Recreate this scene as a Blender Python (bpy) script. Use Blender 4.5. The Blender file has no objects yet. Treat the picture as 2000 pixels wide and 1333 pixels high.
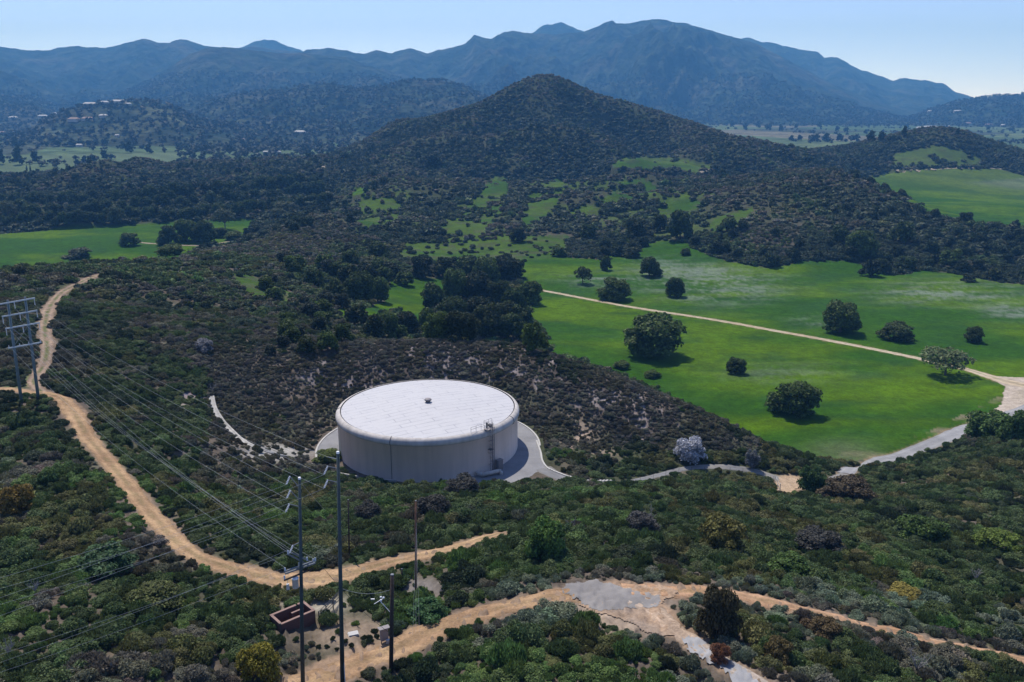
import bpy, bmesh, math, random
import numpy as np
from mathutils import Vector, Matrix

# ------------------------------------------------------------------ camera, sky, sun
SC = bpy.context.scene
FPX, PITCH = 1700.0, math.radians(15.3)          # focal length in photo pixels (2000 wide), camera pitch
cam = bpy.data.cameras.new('camera'); cam_o = bpy.data.objects.new('camera', cam)
SC.collection.objects.link(cam_o); SC.camera = cam_o
cam.sensor_width = 36; cam.lens = 36*FPX/2000; cam.clip_start = 1; cam.clip_end = 60000
cam_o.location = (0, 0, 0); cam_o.rotation_euler = (math.pi/2-PITCH, 0, 0)
SUN_EL, SUN_AZ = math.radians(58), math.radians(-23)     # azimuth from +Y, negative = left
world = bpy.data.worlds.new('World'); SC.world = world; world.use_nodes = True
wn = world.node_tree; wn.nodes.clear()
sky = wn.nodes.new('ShaderNodeTexSky'); sky.sky_type = 'NISHITA'; sky.sun_disc = False
sky.sun_elevation = SUN_EL; sky.sun_rotation = SUN_AZ; sky.altitude = 300
sky.air_density = 0.55; sky.dust_density = 0.03; sky.ozone_density = 3.5
bg = wn.nodes.new('ShaderNodeBackground'); bg.inputs[1].default_value = 0.13
wo = wn.nodes.new('ShaderNodeOutputWorld')
tn = wn.nodes.new('ShaderNodeVectorMath'); tn.operation = 'MULTIPLY'; tn.inputs[1].default_value = (1.13, .93, 1.0)      # clear spring sky, a little less cyan
wn.links.new(sky.outputs[0], tn.inputs[0]); wn.links.new(tn.outputs[0], bg.inputs[0]); wn.links.new(bg.outputs[0], wo.inputs[0])
sun = bpy.data.lights.new('sun', 'SUN'); sun.energy = 2.9; sun.angle = math.radians(.5); sun.color = (1, .95, .88)
sun_o = bpy.data.objects.new('sun', sun); SC.collection.objects.link(sun_o)
sd = Vector((math.sin(SUN_AZ)*math.cos(SUN_EL), math.cos(SUN_AZ)*math.cos(SUN_EL), math.sin(SUN_EL)))
sun_o.rotation_euler = sd.to_track_quat('Z', 'Y').to_euler(); sun_o.location = (0, 0, 300)
SC.view_settings.view_transform = 'Standard'; SC.view_settings.look = 'None'
SC.view_settings.exposure = 0.9; SC.view_settings.gamma = 1
SC.cycles.volume_bounces = 0; SC.cycles.max_bounces = 5; SC.cycles.transparent_max_bounces = 8

rng = np.random.default_rng(7); random.seed(7)
LINK = SC.collection.objects.link

# ------------------------------------------------------------------ pixel <-> world
cp, sp = math.cos(PITCH), math.sin(PITCH)
def ray(px, py):
    u = (np.asarray(px, float)-1000)/FPX; v = (666.5-np.asarray(py, float))/FPX
    return u, cp+v*sp, -sp+v*cp
def at_z(px, py, z):
    u, f, d = ray(px, py); t = z/d
    return u*t, f*t, z
def at_d(px, py, dist):                # dist = horizontal forward distance Y
    u, f, d = ray(px, py); t = dist/f
    return u*t, dist, d*t
def at_dz(px, dist, z):
    t = (cp*dist - sp*z)
    return (px-1000)/FPX*t, dist, z
def proj(x, y, z):
    dep = y*cp - z*sp; up = y*sp + z*cp
    dep = np.maximum(dep, 1e-3)
    return 1000+FPX*x/dep, 666.5-FPX*up/dep

# ------------------------------------------------------------------ numpy noise
def _h(ix, iy, seed):
    n = (ix.astype(np.int64)*374761393 + iy.astype(np.int64)*668265263 + seed*1442695041) & 0xffffffff
    n = ((n ^ (n >> 13))*1274126177) & 0xffffffff
    n = ((n ^ (n >> 16))*2246822519) & 0xffffffff
    return ((n ^ (n >> 15)) & 0xffff)/65535.0
def vnoise(x, y, seed=0):
    ix = np.floor(x); iy = np.floor(y); fx = x-ix; fy = y-iy
    fx = fx*fx*fx*(fx*(fx*6-15)+10); fy = fy*fy*fy*(fy*(fy*6-15)+10)
    a = _h(ix, iy, seed); b = _h(ix+1, iy, seed); c = _h(ix, iy+1, seed); d = _h(ix+1, iy+1, seed)
    return (a*(1-fx)+b*fx)*(1-fy) + (c*(1-fx)+d*fx)*fy
def fbm(x, y, wl, octv=4, seed=0, gain=.5):
    s = 0; a = 1; n = 0
    for k in range(octv):
        s = s + a*(vnoise(x/wl+13.7*k, y/wl-7.3*k, seed+k)*2-1); n += a; a *= gain; wl *= .5
    return s/n
def ridged(x, y, wl, octv=4, seed=0, gain=.55):
    s = 0; a = 1; n = 0
    for k in range(octv):
        s = s + a*(1-np.abs(vnoise(x/wl+5.1*k, y/wl+9.2*k, seed+k)*2-1)*2); n += a; a *= gain; wl *= .5
    return s/n
def sstep(a, b, x):
    t = np.clip((x-a)/(b-a), 0, 1); return t*t*(3-2*t)
def pip(px, py, poly):
    px = np.asarray(px, float); py = np.asarray(py, float); ins = np.zeros(px.shape, bool)
    n = len(poly); j = n-1
    for i in range(n):
        xi, yi = poly[i]; xj, yj = poly[j]
        if yi != yj:
            c = ((yi > py) != (yj > py)) & (px < (xj-xi)*(py-yi)/(yj-yi)+xi); ins ^= c
        j = i
    return ins

# ------------------------------------------------------------------ terrain control points
TX, TY, TZ = -18.5, 181.4, -73.8       # tank centre on its pad
CP = []
def Z(*pts):
    for px, py, z in pts: CP.append(at_z(px, py, z))
def D(*pts):
    for px, py, d in pts: CP.append(at_d(px, py, d))
def DZ(*pts):
    for px, d, z in pts: CP.append(at_dz(px, d, z))
for k in range(12):
    a = k*math.pi/6; CP.append((TX+25*math.cos(a), TY+25*math.sin(a), TZ))
CP.append((TX, TY, TZ)); CP.append((TX+34, TY-12, TZ-.3))
# foreground hill
Z((-400,1333,-46),(0,1333,-46),(300,1333,-48),(600,1330,-50),(765,1300,-50),(1000,1333,-48.5),(1200,1333,-48),(1500,1333,-48.5),(1750,1333,-50.5),(2000,1333,-54),(2400,1333,-57))
Z((-400,1800,-44),(0,1800,-44),(500,1800,-45),(1000,1800,-45),(1500,1800,-45),(2000,1800,-47),(2400,1800,-49))
Z((640,1310,-50.3),(900,1215,-50),(1100,1160,-50),(1200,1165,-50),(1300,1160,-50.5),(1500,1168,-52),(1700,1222,-53.5),(1960,1278,-55.5),(1350,1245,-49.5),(1050,1250,-48.6))
Z((970,1045,-55),(800,1090,-54),(700,1115,-54),(560,1130,-53.5),(430,1090,-53),(330,1010,-53),(260,940,-53),(200,880,-53),(150,820,-53),(110,778,-53),(20,775,-53))
Z((575,1215,-51),(700,1230,-51),(820,1160,-52.3),(0,1000,-52),(0,850,-55),(100,1150,-49),(-300,900,-56),(-300,760,-56),(200,1000,-51.5),(300,1150,-50.5))
Z((650,1000,-60),(850,1000,-59),(1000,970,-63),(1150,1000,-60),(1250,970,-65),(400,950,-60),(500,930,-64),(560,890,-69),(450,850,-67),(400,790,-65.5),(760,960,-66),(900,960,-66))
Z((300,700,-60),(200,720,-57.5),(500,720,-65),(415,775,-65.5),(520,860,-71),(300,800,-60),(300,900,-58))
Z((100,600,-55),(170,545,-58),(0,560,-56),(-200,590,-56),(90,680,-53.5),(0,700,-54.5),(-200,700,-56))
Z((0,532,-60),(150,520,-66),(330,499,-74),(470,480,-79),(560,452,-81),(620,422,-80),(-250,545,-58))
D((690,380,800),(710,350,936))
DZ((-250,430,-97),(0,430,-98),(150,470,-98),(330,530,-99),(470,600,-99),(560,680,-98),(620,790,-96),(690,930,-92))
Z((-300,480,-100),(0,510,-100),(200,480,-100),(0,450,-100),(200,442,-100),(350,470,-100),(450,435,-99))
Z((300,600,-63.5),(500,560,-72),(600,540,-79),(650,480,-85),(450,640,-65.5),(650,650,-74),(400,560,-68),(550,620,-70.5))
Z((760,650,-84),(900,640,-89),(760,600,-91),(830,560,-95),(700,560,-88),(950,560,-97),(900,480,-97.5),(640,600,-79),(780,520,-94))
# cut slope behind the tank, falling to the right
Z((600,705,-64.8),(560,730,-66.2),(700,672,-63.6),(850,664,-63.2),(1000,672,-64),(1080,692,-65.8),(1200,732,-68.6),(1300,777,-71.2),(1400,822,-75),(1500,870,-78.3),(1600,905,-82))
Z((1150,850,-75.5),(1100,800,-72.5),(1300,880,-76.8),(1200,940,-75.5),(1350,918,-77.5),(1500,930,-80),(1540,950,-80.5),(620,780,-71))
DZ((760,268,-80),(850,270,-85),(1000,272,-88),(1100,262,-90),(1200,250,-91),(1300,238,-92),(1400,228,-92.5),(1500,218,-92),(1600,210,-91))
# main field
Z((1200,700,-95),(1400,800,-95),(1600,868,-94),(1700,885,-93.5),(1850,845,-93),(2000,790,-94),(1900,740,-95),(1500,700,-96),(1300,620,-97),(1700,640,-97),(2000,650,-97),(1100,570,-98),(1200,520,-98),(1500,560,-98.5),(1800,560,-98),(2000,585,-98),(2400,700,-96),(2400,590,-98),(1080,650,-95))
# right foreground hillside
Z((1650,930,-81),(1600,1050,-66),(1600,1130,-58),(1500,1010,-68),(1540,968,-79.5),(1800,1100,-63),(1800,1000,-72),(1800,920,-78.5),(1950,872,-79.5),(2000,838,-81.5),(2000,1000,-72.5),(2000,1150,-62),(1700,1180,-56),(1300,1050,-58.5),(1400,960,-69),(2300,900,-81),(2300,1100,-68),(2300,850,-84))
DZ((1750,213,-92.5),(1850,222,-92.5),(1950,230,-92),(2050,243,-92))
# hills beyond the field
Z((1000,500,-97),(1300,482,-96.5),(1500,522,-97.5),(1700,517,-97.5),(1900,537,-97.5),(2000,548,-97.5),(2300,560,-98))
D((1400,400,700),(1500,352,816),(1600,337,858),(1700,362,785),(1770,392,734),(1830,422,679),(2000,443,650),(2300,450,640),(1600,430,633),(1500,450,592),(1750,450,610),(1900,480,600))
DZ((1500,960,-83),(1600,1000,-90),(1700,900,-94),(1830,770,-96),(2000,740,-97),(2300,740,-97))
D((1900,400,850),(1750,340,1130),(2000,332,1250),(2300,345,1200),(1900,428,770))
D((1850,251,1350),(1780,277,1330),(1720,302,1300),(1930,277,1340),(1975,305,1300),(1650,310,1250),(1550,302,1350),(1480,292,1420),(2200,330,1350))
DZ((1850,1750,-99),(1700,1700,-99),(1550,1750,-100),(2000,1650,-99),(2200,1600,-99))
# central hill
D((640,311,1350),(690,284,1400),(740,260,1450),(778,234,1480),(822,236,1480),(840,230,1480),(880,219,1480),(935,209,1480),(955,200,1485),(985,184,1490),(1020,163,1500),(1045,154,1500),(1075,154,1500),(1105,163,1500),(1150,193,1480),(1200,212,1460),(1250,217,1450),(1300,229,1430),(1350,240,1400),(1400,257,1380),(1450,280,1350))
D((1050,185,1440),(1090,232,1310),(1140,278,1180),(1185,312,1070),(1130,210,1475),(1190,245,1440),(1250,278,1380),(1300,303,1280),(1000,205,1470),(985,243,1425),(960,285,1340),(925,222,1400),(880,252,1300),(835,288,1210),(790,322,1100),(860,232,1460),(800,262,1410),(745,298,1310),(1330,262,1300),(1390,296,1180),(1420,270,1350))
D((700,372,860),(760,350,900),(850,341,905),(940,345,900),(1060,338,950),(1150,341,950),(1250,348,920),(1350,356,900))
D((1050,410,745),(1120,386,770),(1190,376,790),(1260,384,780),(1310,410,740),(1190,430,690))
DZ((1120,850,-87),(1190,870,-87),(1260,860,-87))
DZ((760,1010,-78),(850,1020,-79),(940,1010,-80),(1060,1060,-80),(1150,1060,-80),(1250,1030,-80))
D((690,298,1500),(740,276,1550),(780,250,1580),(840,248,1580),(880,236,1580),(935,226,1580),(985,204,1590),(1020,184,1600),(1060,176,1600),(1105,184,1600),(1150,212,1580),(1200,230,1570),(1250,236,1560),(1300,248,1540),(1350,258,1510),(1400,274,1490),(1450,296,1450))
DZ((700,1800,-99),(850,1900,-97),(1060,1950,-85),(1250,1850,-97),(1400,1750,-99))
D((850,400,800),(800,430,700),(700,450,620),(1330,318,1090),(1380,332,1040),(1050,400,760),(1100,440,690),(1250,400,780),(1300,440,680),(1000,450,650),(900,450,655))
# left hill
D((-300,392,880),(0,377,950),(100,357,1000),(200,336,1050),(300,325,1080),(400,318,1100),(500,317,1120),(560,318,1150),(600,321,1200),(0,425,800),(200,382,900),(400,372,930),(550,392,880),(300,340,1000))
Z((0,440,-100),(200,434,-100),(420,418,-99),(-300,430,-100))
DZ((-300,1250,-100),(0,1280,-100),(200,1350,-100),(400,1450,-100),(560,1560,-100))
CP = np.array(CP)

def kern(d2):
    return np.where(d2 > 1e-12, .5*d2*np.log(np.maximum(d2, 1e-12)), 0)
ca = np.arctan2(CP[:,0], CP[:,1]); cs = np.log(np.hypot(CP[:,0], CP[:,1])); cz = CP[:,2]
n = len(CP)
K = kern((ca[:,None]-ca[None])**2 + (cs[:,None]-cs[None])**2) + 4e-5*np.eye(n)
Pm = np.stack([np.ones(n), ca, cs], 1)
A = np.zeros((n+3, n+3)); A[:n,:n] = K; A[:n,n:] = Pm; A[n:,:n] = Pm.T
W = np.linalg.solve(A, np.r_[cz, 0, 0, 0])
def tps(a, s):
    out = np.empty(a.size, np.float32); a = a.ravel(); s = s.ravel()
    caf, csf, Wf = ca.astype(np.float32), cs.astype(np.float32), W[:n].astype(np.float32)
    for i in range(0, a.size, 20000):
        A_, S_ = a[i:i+20000].astype(np.float32), s[i:i+20000].astype(np.float32)
        d2 = (A_[:,None]-caf[None])**2 + (S_[:,None]-csf[None])**2 + np.float32(1e-10)
        out[i:i+20000] = (.5*d2*np.log(d2)) @ Wf + W[n] + W[n+1]*A_ + W[n+2]*S_
    return out.astype(float)

# polar grid
NA = 1150
AZ = np.linspace(-math.radians(46), math.radians(46), NA)
RR = np.r_[np.exp(np.linspace(math.log(24), math.log(1900), 620))[:-1], np.exp(np.linspace(math.log(1900), math.log(11500), 400))]
NR = len(RR); LR = np.log(RR)
gA, gL = np.meshgrid(AZ, LR, indexing='ij')
X, Y = np.sin(gA)*np.exp(gL), np.cos(gA)*np.exp(gL); R = np.exp(gL)
near = RR < 2000; nn = int(near.sum())
# coarse evaluation of the spline, bilinear up to the grid
cA = np.linspace(AZ[0], AZ[-1], 385); cL = np.linspace(LR[0], math.log(2010), 420)
mA, mL = np.meshgrid(cA, cL, indexing='ij')
HC = tps(mA, mL).reshape(385, 420)
def bil(grid, fa, fl):
    ia = np.clip(fa.astype(int), 0, grid.shape[0]-2); il = np.clip(fl.astype(int), 0, grid.shape[1]-2)
    ta = fa-ia; tl = fl-il
    return (grid[ia,il]*(1-ta)*(1-tl)+grid[ia+1,il]*ta*(1-tl)+grid[ia,il+1]*(1-ta)*tl+grid[ia+1,il+1]*ta*tl)
def h0(x, y):
    a = np.arctan2(x, y); l = np.log(np.maximum(np.hypot(x, y), 1))
    fa = np.clip((a-cA[0])/(cA[1]-cA[0]), 0, 384); fl = np.clip((l-cL[0])/(cL[1]-cL[0]), 0, 419)
    z = bil(HC, fa, fl)
    return z + (-100-z)*sstep(1600, 1950, np.exp(l))
def cast(px, py, hf=None, r0=35, r1=9000):
    hf = hf or h0
    u, f, d = ray(px, py); ts = np.exp(np.linspace(math.log(r0), math.log(r1), 2600))
    x, y, z = u*ts, f*ts, d*ts
    below = z < hf(x, y)
    if not below.any(): i = len(ts)-1
    else: i = int(np.argmax(below))
    lo, hi = ts[max(i-1,0)], ts[i]
    for _ in range(12):
        m = (lo+hi)/2
        if d*m < hf(np.array([u*m]), np.array([f*m]))[0]: hi = m
        else: lo = m
    return float(u*hi), float(f*hi)

# ------------------------------------------------------------------ roads as world polylines
def spline(pts, step=1.2):
    pts = np.array(pts, float); out = []
    P = np.vstack([2*pts[0]-pts[1], pts, 2*pts[-1]-pts[-2]])
    for i in range(1, len(P)-2):
        p0, p1, p2, p3 = P[i-1], P[i], P[i+1], P[i+2]
        m = max(2, int(np.linalg.norm((p2-p1)[:2])/step))
        for t in np.arange(m)/m:
            out.append(.5*((2*p1)+(-p0+p2)*t+(2*p0-5*p1+4*p2-p3)*t*t+(-p0+3*p1-3*p2+p3)*t**3))
    out.append(P[-2]); return np.array(out)
ROADS = {}
def road(name, pts, step=1.2, r0=35):
    ROADS[name] = spline([(*cast(p[0], p[1], r0=r0), p[2]) for p in pts], step)
road('upper', [(60,768,3.09),(95,771,3.29),(120,780,3.47),(140,800,3.47),(160,835,3.29),(185,870,3.29),(218,910,3.09),(250,947,2.90),(280,985,2.90),(312,1022,3.09),(345,1060,3.09),(390,1090,3.09),(440,1108,3.67),(500,1124,4.44),(560,1134,5.22),(620,1134,5.40),(680,1122,4.83),(740,1105,3.77),(800,1091,3.09),(860,1077,2.70),(920,1060,2.42),(978,1042,1.93)])
road('ridge', [(82,768,2.06),(66,745,2.38),(84,715,2.85),(92,680,3.32),(88,640,3.49),(96,602,3.32),(115,577,3.01),(140,561,2.70),(172,545,2.38),(205,534,1.90)])
road('spur_left', [(62,768,2.4),(30,762,2.4),(-20,758,2.2),(-120,752,2.2)])
road('lower', [(500,1372,4.46),(560,1350,4.46),(640,1320,4.46),(700,1293,4.26),(770,1263,4.16),(850,1231,4.16),(930,1205,4.07),(1000,1184,4.07),(1060,1170,4.07),(1125,1160,4.46)])
road('right', [(1215,1152,4.36),(1300,1153,3.88),(1400,1160,3.51),(1480,1172,3.27),(1560,1190,2.90),(1640,1209,2.67),(1720,1229,2.54),(1800,1248,2.54),(1880,1266,2.54),(1965,1282,2.42),(2080,1310,2.42)])
road('down', [(1235,1168,4.25),(1285,1195,2.89),(1308,1222,2.55),(1345,1250,2.38),(1400,1285,2.38),(1450,1314,2.38),(1500,1345,2.38),(1560,1385,2.38)])
road('field', [(880,548,2.2),(955,553,2.6),(1060,568,3.0),(1150,585,3.2),(1250,603,3.3),(1400,626,3.4),(1500,644,3.5),(1600,662,3.5),(1700,681,3.5),(1800,702,3.6),(1880,720,4.0),(1930,735,5.5),(1975,748,7.5),(2040,760,8.5)], 2.5)
road('asphalt', [(2300,700,6.38),(2120,748,6.38),(2050,778,6.38),(2000,800,6.38),(1950,817,6.38),(1890,838,6.38),(1850,855,6.38),(1800,875,5.84),(1750,893,5.31),(1700,908,4.77),(1650,925,4.25)], 2)
road('access', [(1060,915,4.46),(1110,938,3.28),(1180,944,2.53),(1260,935,2.38),(1330,917,2.38),(1400,912,2.38),(1470,920,2.53),(1520,935,2.68),(1560,950,2.68),(1610,942,2.68),(1650,926,2.83)])
road('swale', [(413,776,.85),(419,800,.85),(435,826,.85),(458,850,.85),(482,868,.8),(512,880,.6),(545,890,.55),(580,899,.5),(612,905,.5)], .6)
road('rubble', [(505,868,1.40),(535,880,2.10),(565,892,2.10),(600,902,1.68)], .8)
road('trail_left', [(275,375,4),(330,392,4),(400,408,4),(470,415,4),(540,418,3)], 6, 500)
road('trail_hill', [(630,327,5),(655,314,5)], 8, 700)
road('trail_mid', [(1365,337,6),(1388,331,6)], 8, 700)
road('trail_field', [(255,473,3),(320,478,3),(400,480,3),(460,470,3)], 5, 460)
road('trail_right', [(1745,331,5),(1850,329,5),(1960,331,5)], 8, 900)
# distance field to roads (signed margin in metres: >0 inside) on a world raster, for use at arbitrary points
def rdist(x, y, names=None, maxr=2000, extra=0):
    x = np.asarray(x, float); y = np.asarray(y, float); sh = x.shape; x = x.ravel(); y = y.ravel()
    best = np.full(x.shape, -99.)
    for nm in (names or ROADS):
        P = ROADS[nm]; m = 8+extra
        sel = np.where((x > P[:,0].min()-m) & (x < P[:,0].max()+m) & (y > P[:,1].min()-m) & (y < P[:,1].max()+m))[0]
        for i in range(0, len(sel), 40000):
            s = sel[i:i+40000]
            d = np.sqrt((x[s,None]-P[None,:,0])**2+(y[s,None]-P[None,:,1])**2)
            j = np.argmin(d, 1)
            best[s] = np.maximum(best[s], P[j,2]/2 - d[np.arange(len(s)), j])
    return best.reshape(sh)

# ------------------------------------------------------------------ image-traced regions of ground cover (world regions on the terrain)
G = {
 'main': ([(1008,512),(1100,503),(1180,508),(1230,492),(1290,470),(1340,474),(1366,492),(1420,510),(1500,524),(1560,512),(1650,508),(1690,520),(1740,538),(1800,528),(1850,533),(1930,548),(2000,558),(2400,600),(2400,700),(2060,770),(1990,800),(1900,836),(1820,866),(1740,893),(1640,905),(1560,890),(1480,862),(1400,815),(1300,770),(1200,725),(1080,690),(1060,640),(1010,612),(1020,560)], 200, 700),
 'patch': ([(758,545),(900,542),(905,565),(845,580),(838,640),(800,640),(782,610),(720,622),(690,612),(752,590)], 330, 520),
 'bit1': ([(615,578),(632,600),(628,622),(612,618)], 300, 460),
 'bit2': ([(655,598),(680,604),(676,622),(655,612)], 300, 460),
 'left': ([(-400,450),(0,446),(80,440),(160,443),(210,432),(300,436),(400,434),(470,425),(500,420),(498,440),(470,470),(430,482),(330,512),(200,530),(0,560),(-400,560)], 420, 800),
 'far_right': ([(1690,350),(1740,335),(1850,330),(2000,330),(2400,330),(2400,460),(2000,446),(1830,425),(1770,392),(1720,368)], 700, 1400),
 'slope': ([(835,495),(855,450),(905,415),(940,375),(965,345),(992,345),(990,395),(968,425),(960,455),(1030,462),(1110,458),(1100,505),(1010,515),(860,525)], 520, 1200),
 'strip': ([(1110,415),(1180,388),(1220,352),(1262,350),(1290,372),(1230,395),(1180,405),(1120,430)], 600, 1300),
 'saddle': ([(1195,312),(1240,306),(1330,310),(1395,325),(1360,338),(1300,330),(1200,332)], 800, 1500),
 'tiny': ([(685,368),(720,365),(715,380),(690,382)], 600, 1300),
 'face1': ([(462,525),(500,545),(535,560),(580,575),(570,592),(500,585),(455,545)], 250, 480),
 's2': ([(700,395),(760,385),(790,400),(770,440),(720,450),(700,430)], 520, 1200),
 's3': ([(790,478),(850,470),(850,515),(780,510)], 450, 900),
 's4': ([(1030,385),(1080,350),(1110,350),(1090,400),(1050,440),(1020,440)], 520, 1200),
 's5': ([(1290,395),(1340,380),(1380,400),(1330,440),(1280,430)], 520, 1200),
 'k1': ([(1745,300),(1830,285),(1900,300),(1930,325),(1740,328)], 1000, 1500),
 'open': ([(690,400),(780,345),(960,335),(1200,340),(1400,350),(1420,430),(1340,470),(1100,480),(1000,515),(850,520),(700,500)], 500, 1050),
 'g2': ([(1430,415),(1470,405),(1450,440),(1390,455),(1380,440)], 500, 900),
}
def gmask(x, y, z, which=None):
    px, py = proj(x, y, z); r = np.hypot(x, y); out = np.zeros(np.shape(x))
    # ragged borders
    j = 1.0*fbm(x, y, 9, 3, 77); px = px + j*1700/np.maximum(r,50)*3.2; py = py + j*1700/np.maximum(r,50)*.9
    for k, (poly, r0, r1) in G.items():
        if which and k not in which: continue
        w = {'main':1,'patch':1,'left':1,'far_right':.9,'slope':.7,'strip':.75,'saddle':.75,'face1':.6,'g2':.5,'s2':.42,'s3':.45,'s4':.45,'s5':.42,'k1':.4,'open':.3}.get(k, .9)
        out = np.where(pip(px, py, poly) & (r > r0) & (r < r1), np.maximum(out, w), out)
    return out

# ------------------------------------------------------------------ far mountains: ridge lines (photo skyline, distance), front foot distance
LAY = [
 # far back range (right) and lone peak
 ([(1380,80),(1440,76),(1462,71),(1490,83),(1530,88),(1560,96),(1598,101),(1610,113),(1635,110),(1660,126),(1700,142),(1745,157),(1770,152),(1840,163),(1870,181),(1900,190),(1950,200)], 8800, 6000, 3),
 ([(430,110),(470,94),(500,80),(515,76),(540,80),(580,94),(620,105)], 9400, 7500, 3),
 ([(990,75),(1040,63),(1056,52),(1070,46),(1080,47),(1095,43),(1115,52),(1145,64),(1200,80)], 8600, 6000, 4),
 ([(-400,120),(0,90),(25,93),(50,97),(100,98),(150,90),(200,94),(235,87),(262,80),(275,76),(300,79),(330,84),(350,77),(365,78),(400,90),(440,93),(480,93),(560,97),(640,110)], 7600, 4500, 5),
 # main range
 ([(560,110),(600,97),(640,93),(680,97),(690,101),(712,104),(735,97),(765,105),(800,93),(815,98),(835,104),(880,91),(908,86),(918,76),(926,68),(945,71),(960,74),(985,62),(1000,60),(1035,66),(1080,66),(1140,62),(1160,55),(1185,47),(1230,43),(1260,37),(1285,35),(1310,40),(1340,45),(1400,62),(1440,73),(1480,86),(1540,115),(1600,150),(1650,176),(1700,197),(1760,215),(1850,228),(1950,240)], 6800, 4100, 6),
 ([(100,220),(160,205),(230,182),(290,160),(340,126),(370,106),(402,92),(470,95),(520,102),(600,105),(680,112),(740,135),(800,160),(880,180)], 5600, 3600, 6),
 ([(-400,130),(-100,165),(0,180),(60,190),(120,205),(180,225)], 5200, 3400, 5),
 # right hand hill
 ([(1780,225),(1830,210),(1880,196),(1910,190),(1950,188),(1985,186),(2020,176),(2100,160),(2400,120)], 5400, 4200, 6),
 # nearer left hills
 ([(340,235),(400,202),(450,185),(520,178),(590,170),(640,162),(690,176),(740,170),(770,160),(820,155),(860,158),(900,166),(940,186),(980,205),(1060,230)], 3700, 2500, 7),
 ([(60,250),(110,225),(160,208),(200,203),(240,201),(285,198),(320,205),(350,216),(400,235),(500,248),(600,242),(680,232),(740,262),(800,280)], 2950, 2250, 6),
]
def far_h(X, Y, R, A):
    z = np.full(X.shape, -100.) + 1.5*fbm(X, Y, 400, 3, 5)
    for i, (pts, Rr, Rf, rough) in enumerate(LAY):
        px = np.array([p[0] for p in pts], float); py = np.array([p[1] for p in pts], float)
        u, f, d = ray(px, py); az = np.arctan2(u, f); el = d/np.hypot(u, f)
        zr = np.interp(A, az, el)*1.0
        edge = sstep(az[0]-.035, az[0]+.02, A)*(1-sstep(az[-1]-.02, az[-1]+.035, A))
        warp = .10*fbm(A*Rr, R, 1500, 3, 40+i)
        Rw = Rr*(1+warp*np.clip((Rr-R)/(Rr-Rf), 0, 1)*.6)
        zr = zr*Rr
        zr = zr + (9*fbm(A*Rr, A*0, 220, 4, 60+i) + 9*fbm(A*Rr, A*0, 70, 3, 460+i))*(Rr/7000)
        wd = np.where(zr > -99, (zr+100), 0)
        t = np.clip((R-Rf)/(Rw-Rf), 0, 1)
        front = t**1.25
        spur = ridged(A*Rr*1.0+R*.25, R*.45, 900*Rr/7000, 5, 90+i)
        spur2 = ridged(A*Rr-R*.35, R*.6, 420*Rr/7000, 4, 190+i)
        m = np.sin(np.pi*np.clip(t, 0, 1))**.8
        zz = -100 + wd*(front + m*(.26*spur+.17*spur2-.09)*(1+.3*rough/6))
        back = np.clip((R-Rw)/(Rr*.16), 0, 1)
        zz = np.where(R > Rw, -100+wd*(1-.6*back-.05*back*spur), zz)
        zz = -100 + (zz+100)*edge
        z = np.maximum(z, zz)
    return z
print('tps ok', n)
H = np.empty(X.shape)
hn = h0(X[:, :nn], Y[:, :nn])
# roughness: small near, larger on the far hills, none on roads, pads and fields
Zt = hn
gm = gmask(X[:, :nn], Y[:, :nn], Zt)
rd = rdist(X[:, :nn], Y[:, :nn])
padd = np.hypot(X[:, :nn]-TX, Y[:, :nn]-TY)
calm = np.clip(1-gm*.92, 0, 1)*sstep(1.0, -4.0, rd) if False else np.clip(1-gm*.92, 0, 1)*(1-sstep(-4.0, -.5, rd))*sstep(26.5, 34, padd)
Rn = R[:, :nn]
rough = .45*fbm(X[:, :nn], Y[:, :nn], 16, 4, 3) + .5*fbm(X[:, :nn], Y[:, :nn], 5, 2, 9)*sstep(300,150,Rn)
rough = rough + sstep(260, 700, Rn)*(4.5*fbm(X[:, :nn], Y[:, :nn], 70, 4, 21)) + sstep(600, 1100, Rn)*(24*(ridged(X[:, :nn], Y[:, :nn]*.7, 190, 4, 31)-.4))
skyl = 1 - .93*np.exp(-((Rn-1490)/150)**2)
H[:, :nn] = hn + rough*calm*(1-sstep(1500, 1900, Rn))*skyl
pad_k = 1-sstep(26.0, 30, padd); H[:, :nn] = H[:, :nn]*(1-pad_k) + TZ*pad_k
fh = far_h(X[:, nn-140:], Y[:, nn-140:], R[:, nn-140:], gA[:, nn-140:])
H[:, nn:] = fh[:, 140:]
k_ = sstep(1500, 1950, R[:, nn-140:nn]); H[:, nn-140:nn] = np.maximum(H[:, nn-140:nn], H[:, nn-140:nn]*(1-k_)+fh[:, :140]*k_)
def hgt(x, y):
    x = np.asarray(x, float); y = np.asarray(y, float)
    a = np.arctan2(x, y); l = np.log(np.maximum(np.hypot(x, y), 25))
    fa = np.clip((a-AZ[0])/(AZ[1]-AZ[0]), 0, NA-1.001)
    fl = np.clip(np.interp(l, LR, np.arange(NR)), 0, NR-1.001)
    return bil(H, fa, fl)
def hz(x, y): return float(hgt(np.array([x]), np.array([y]))[0])
def hit(px, py, r0=35): return cast(px, py, hgt, r0)

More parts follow.
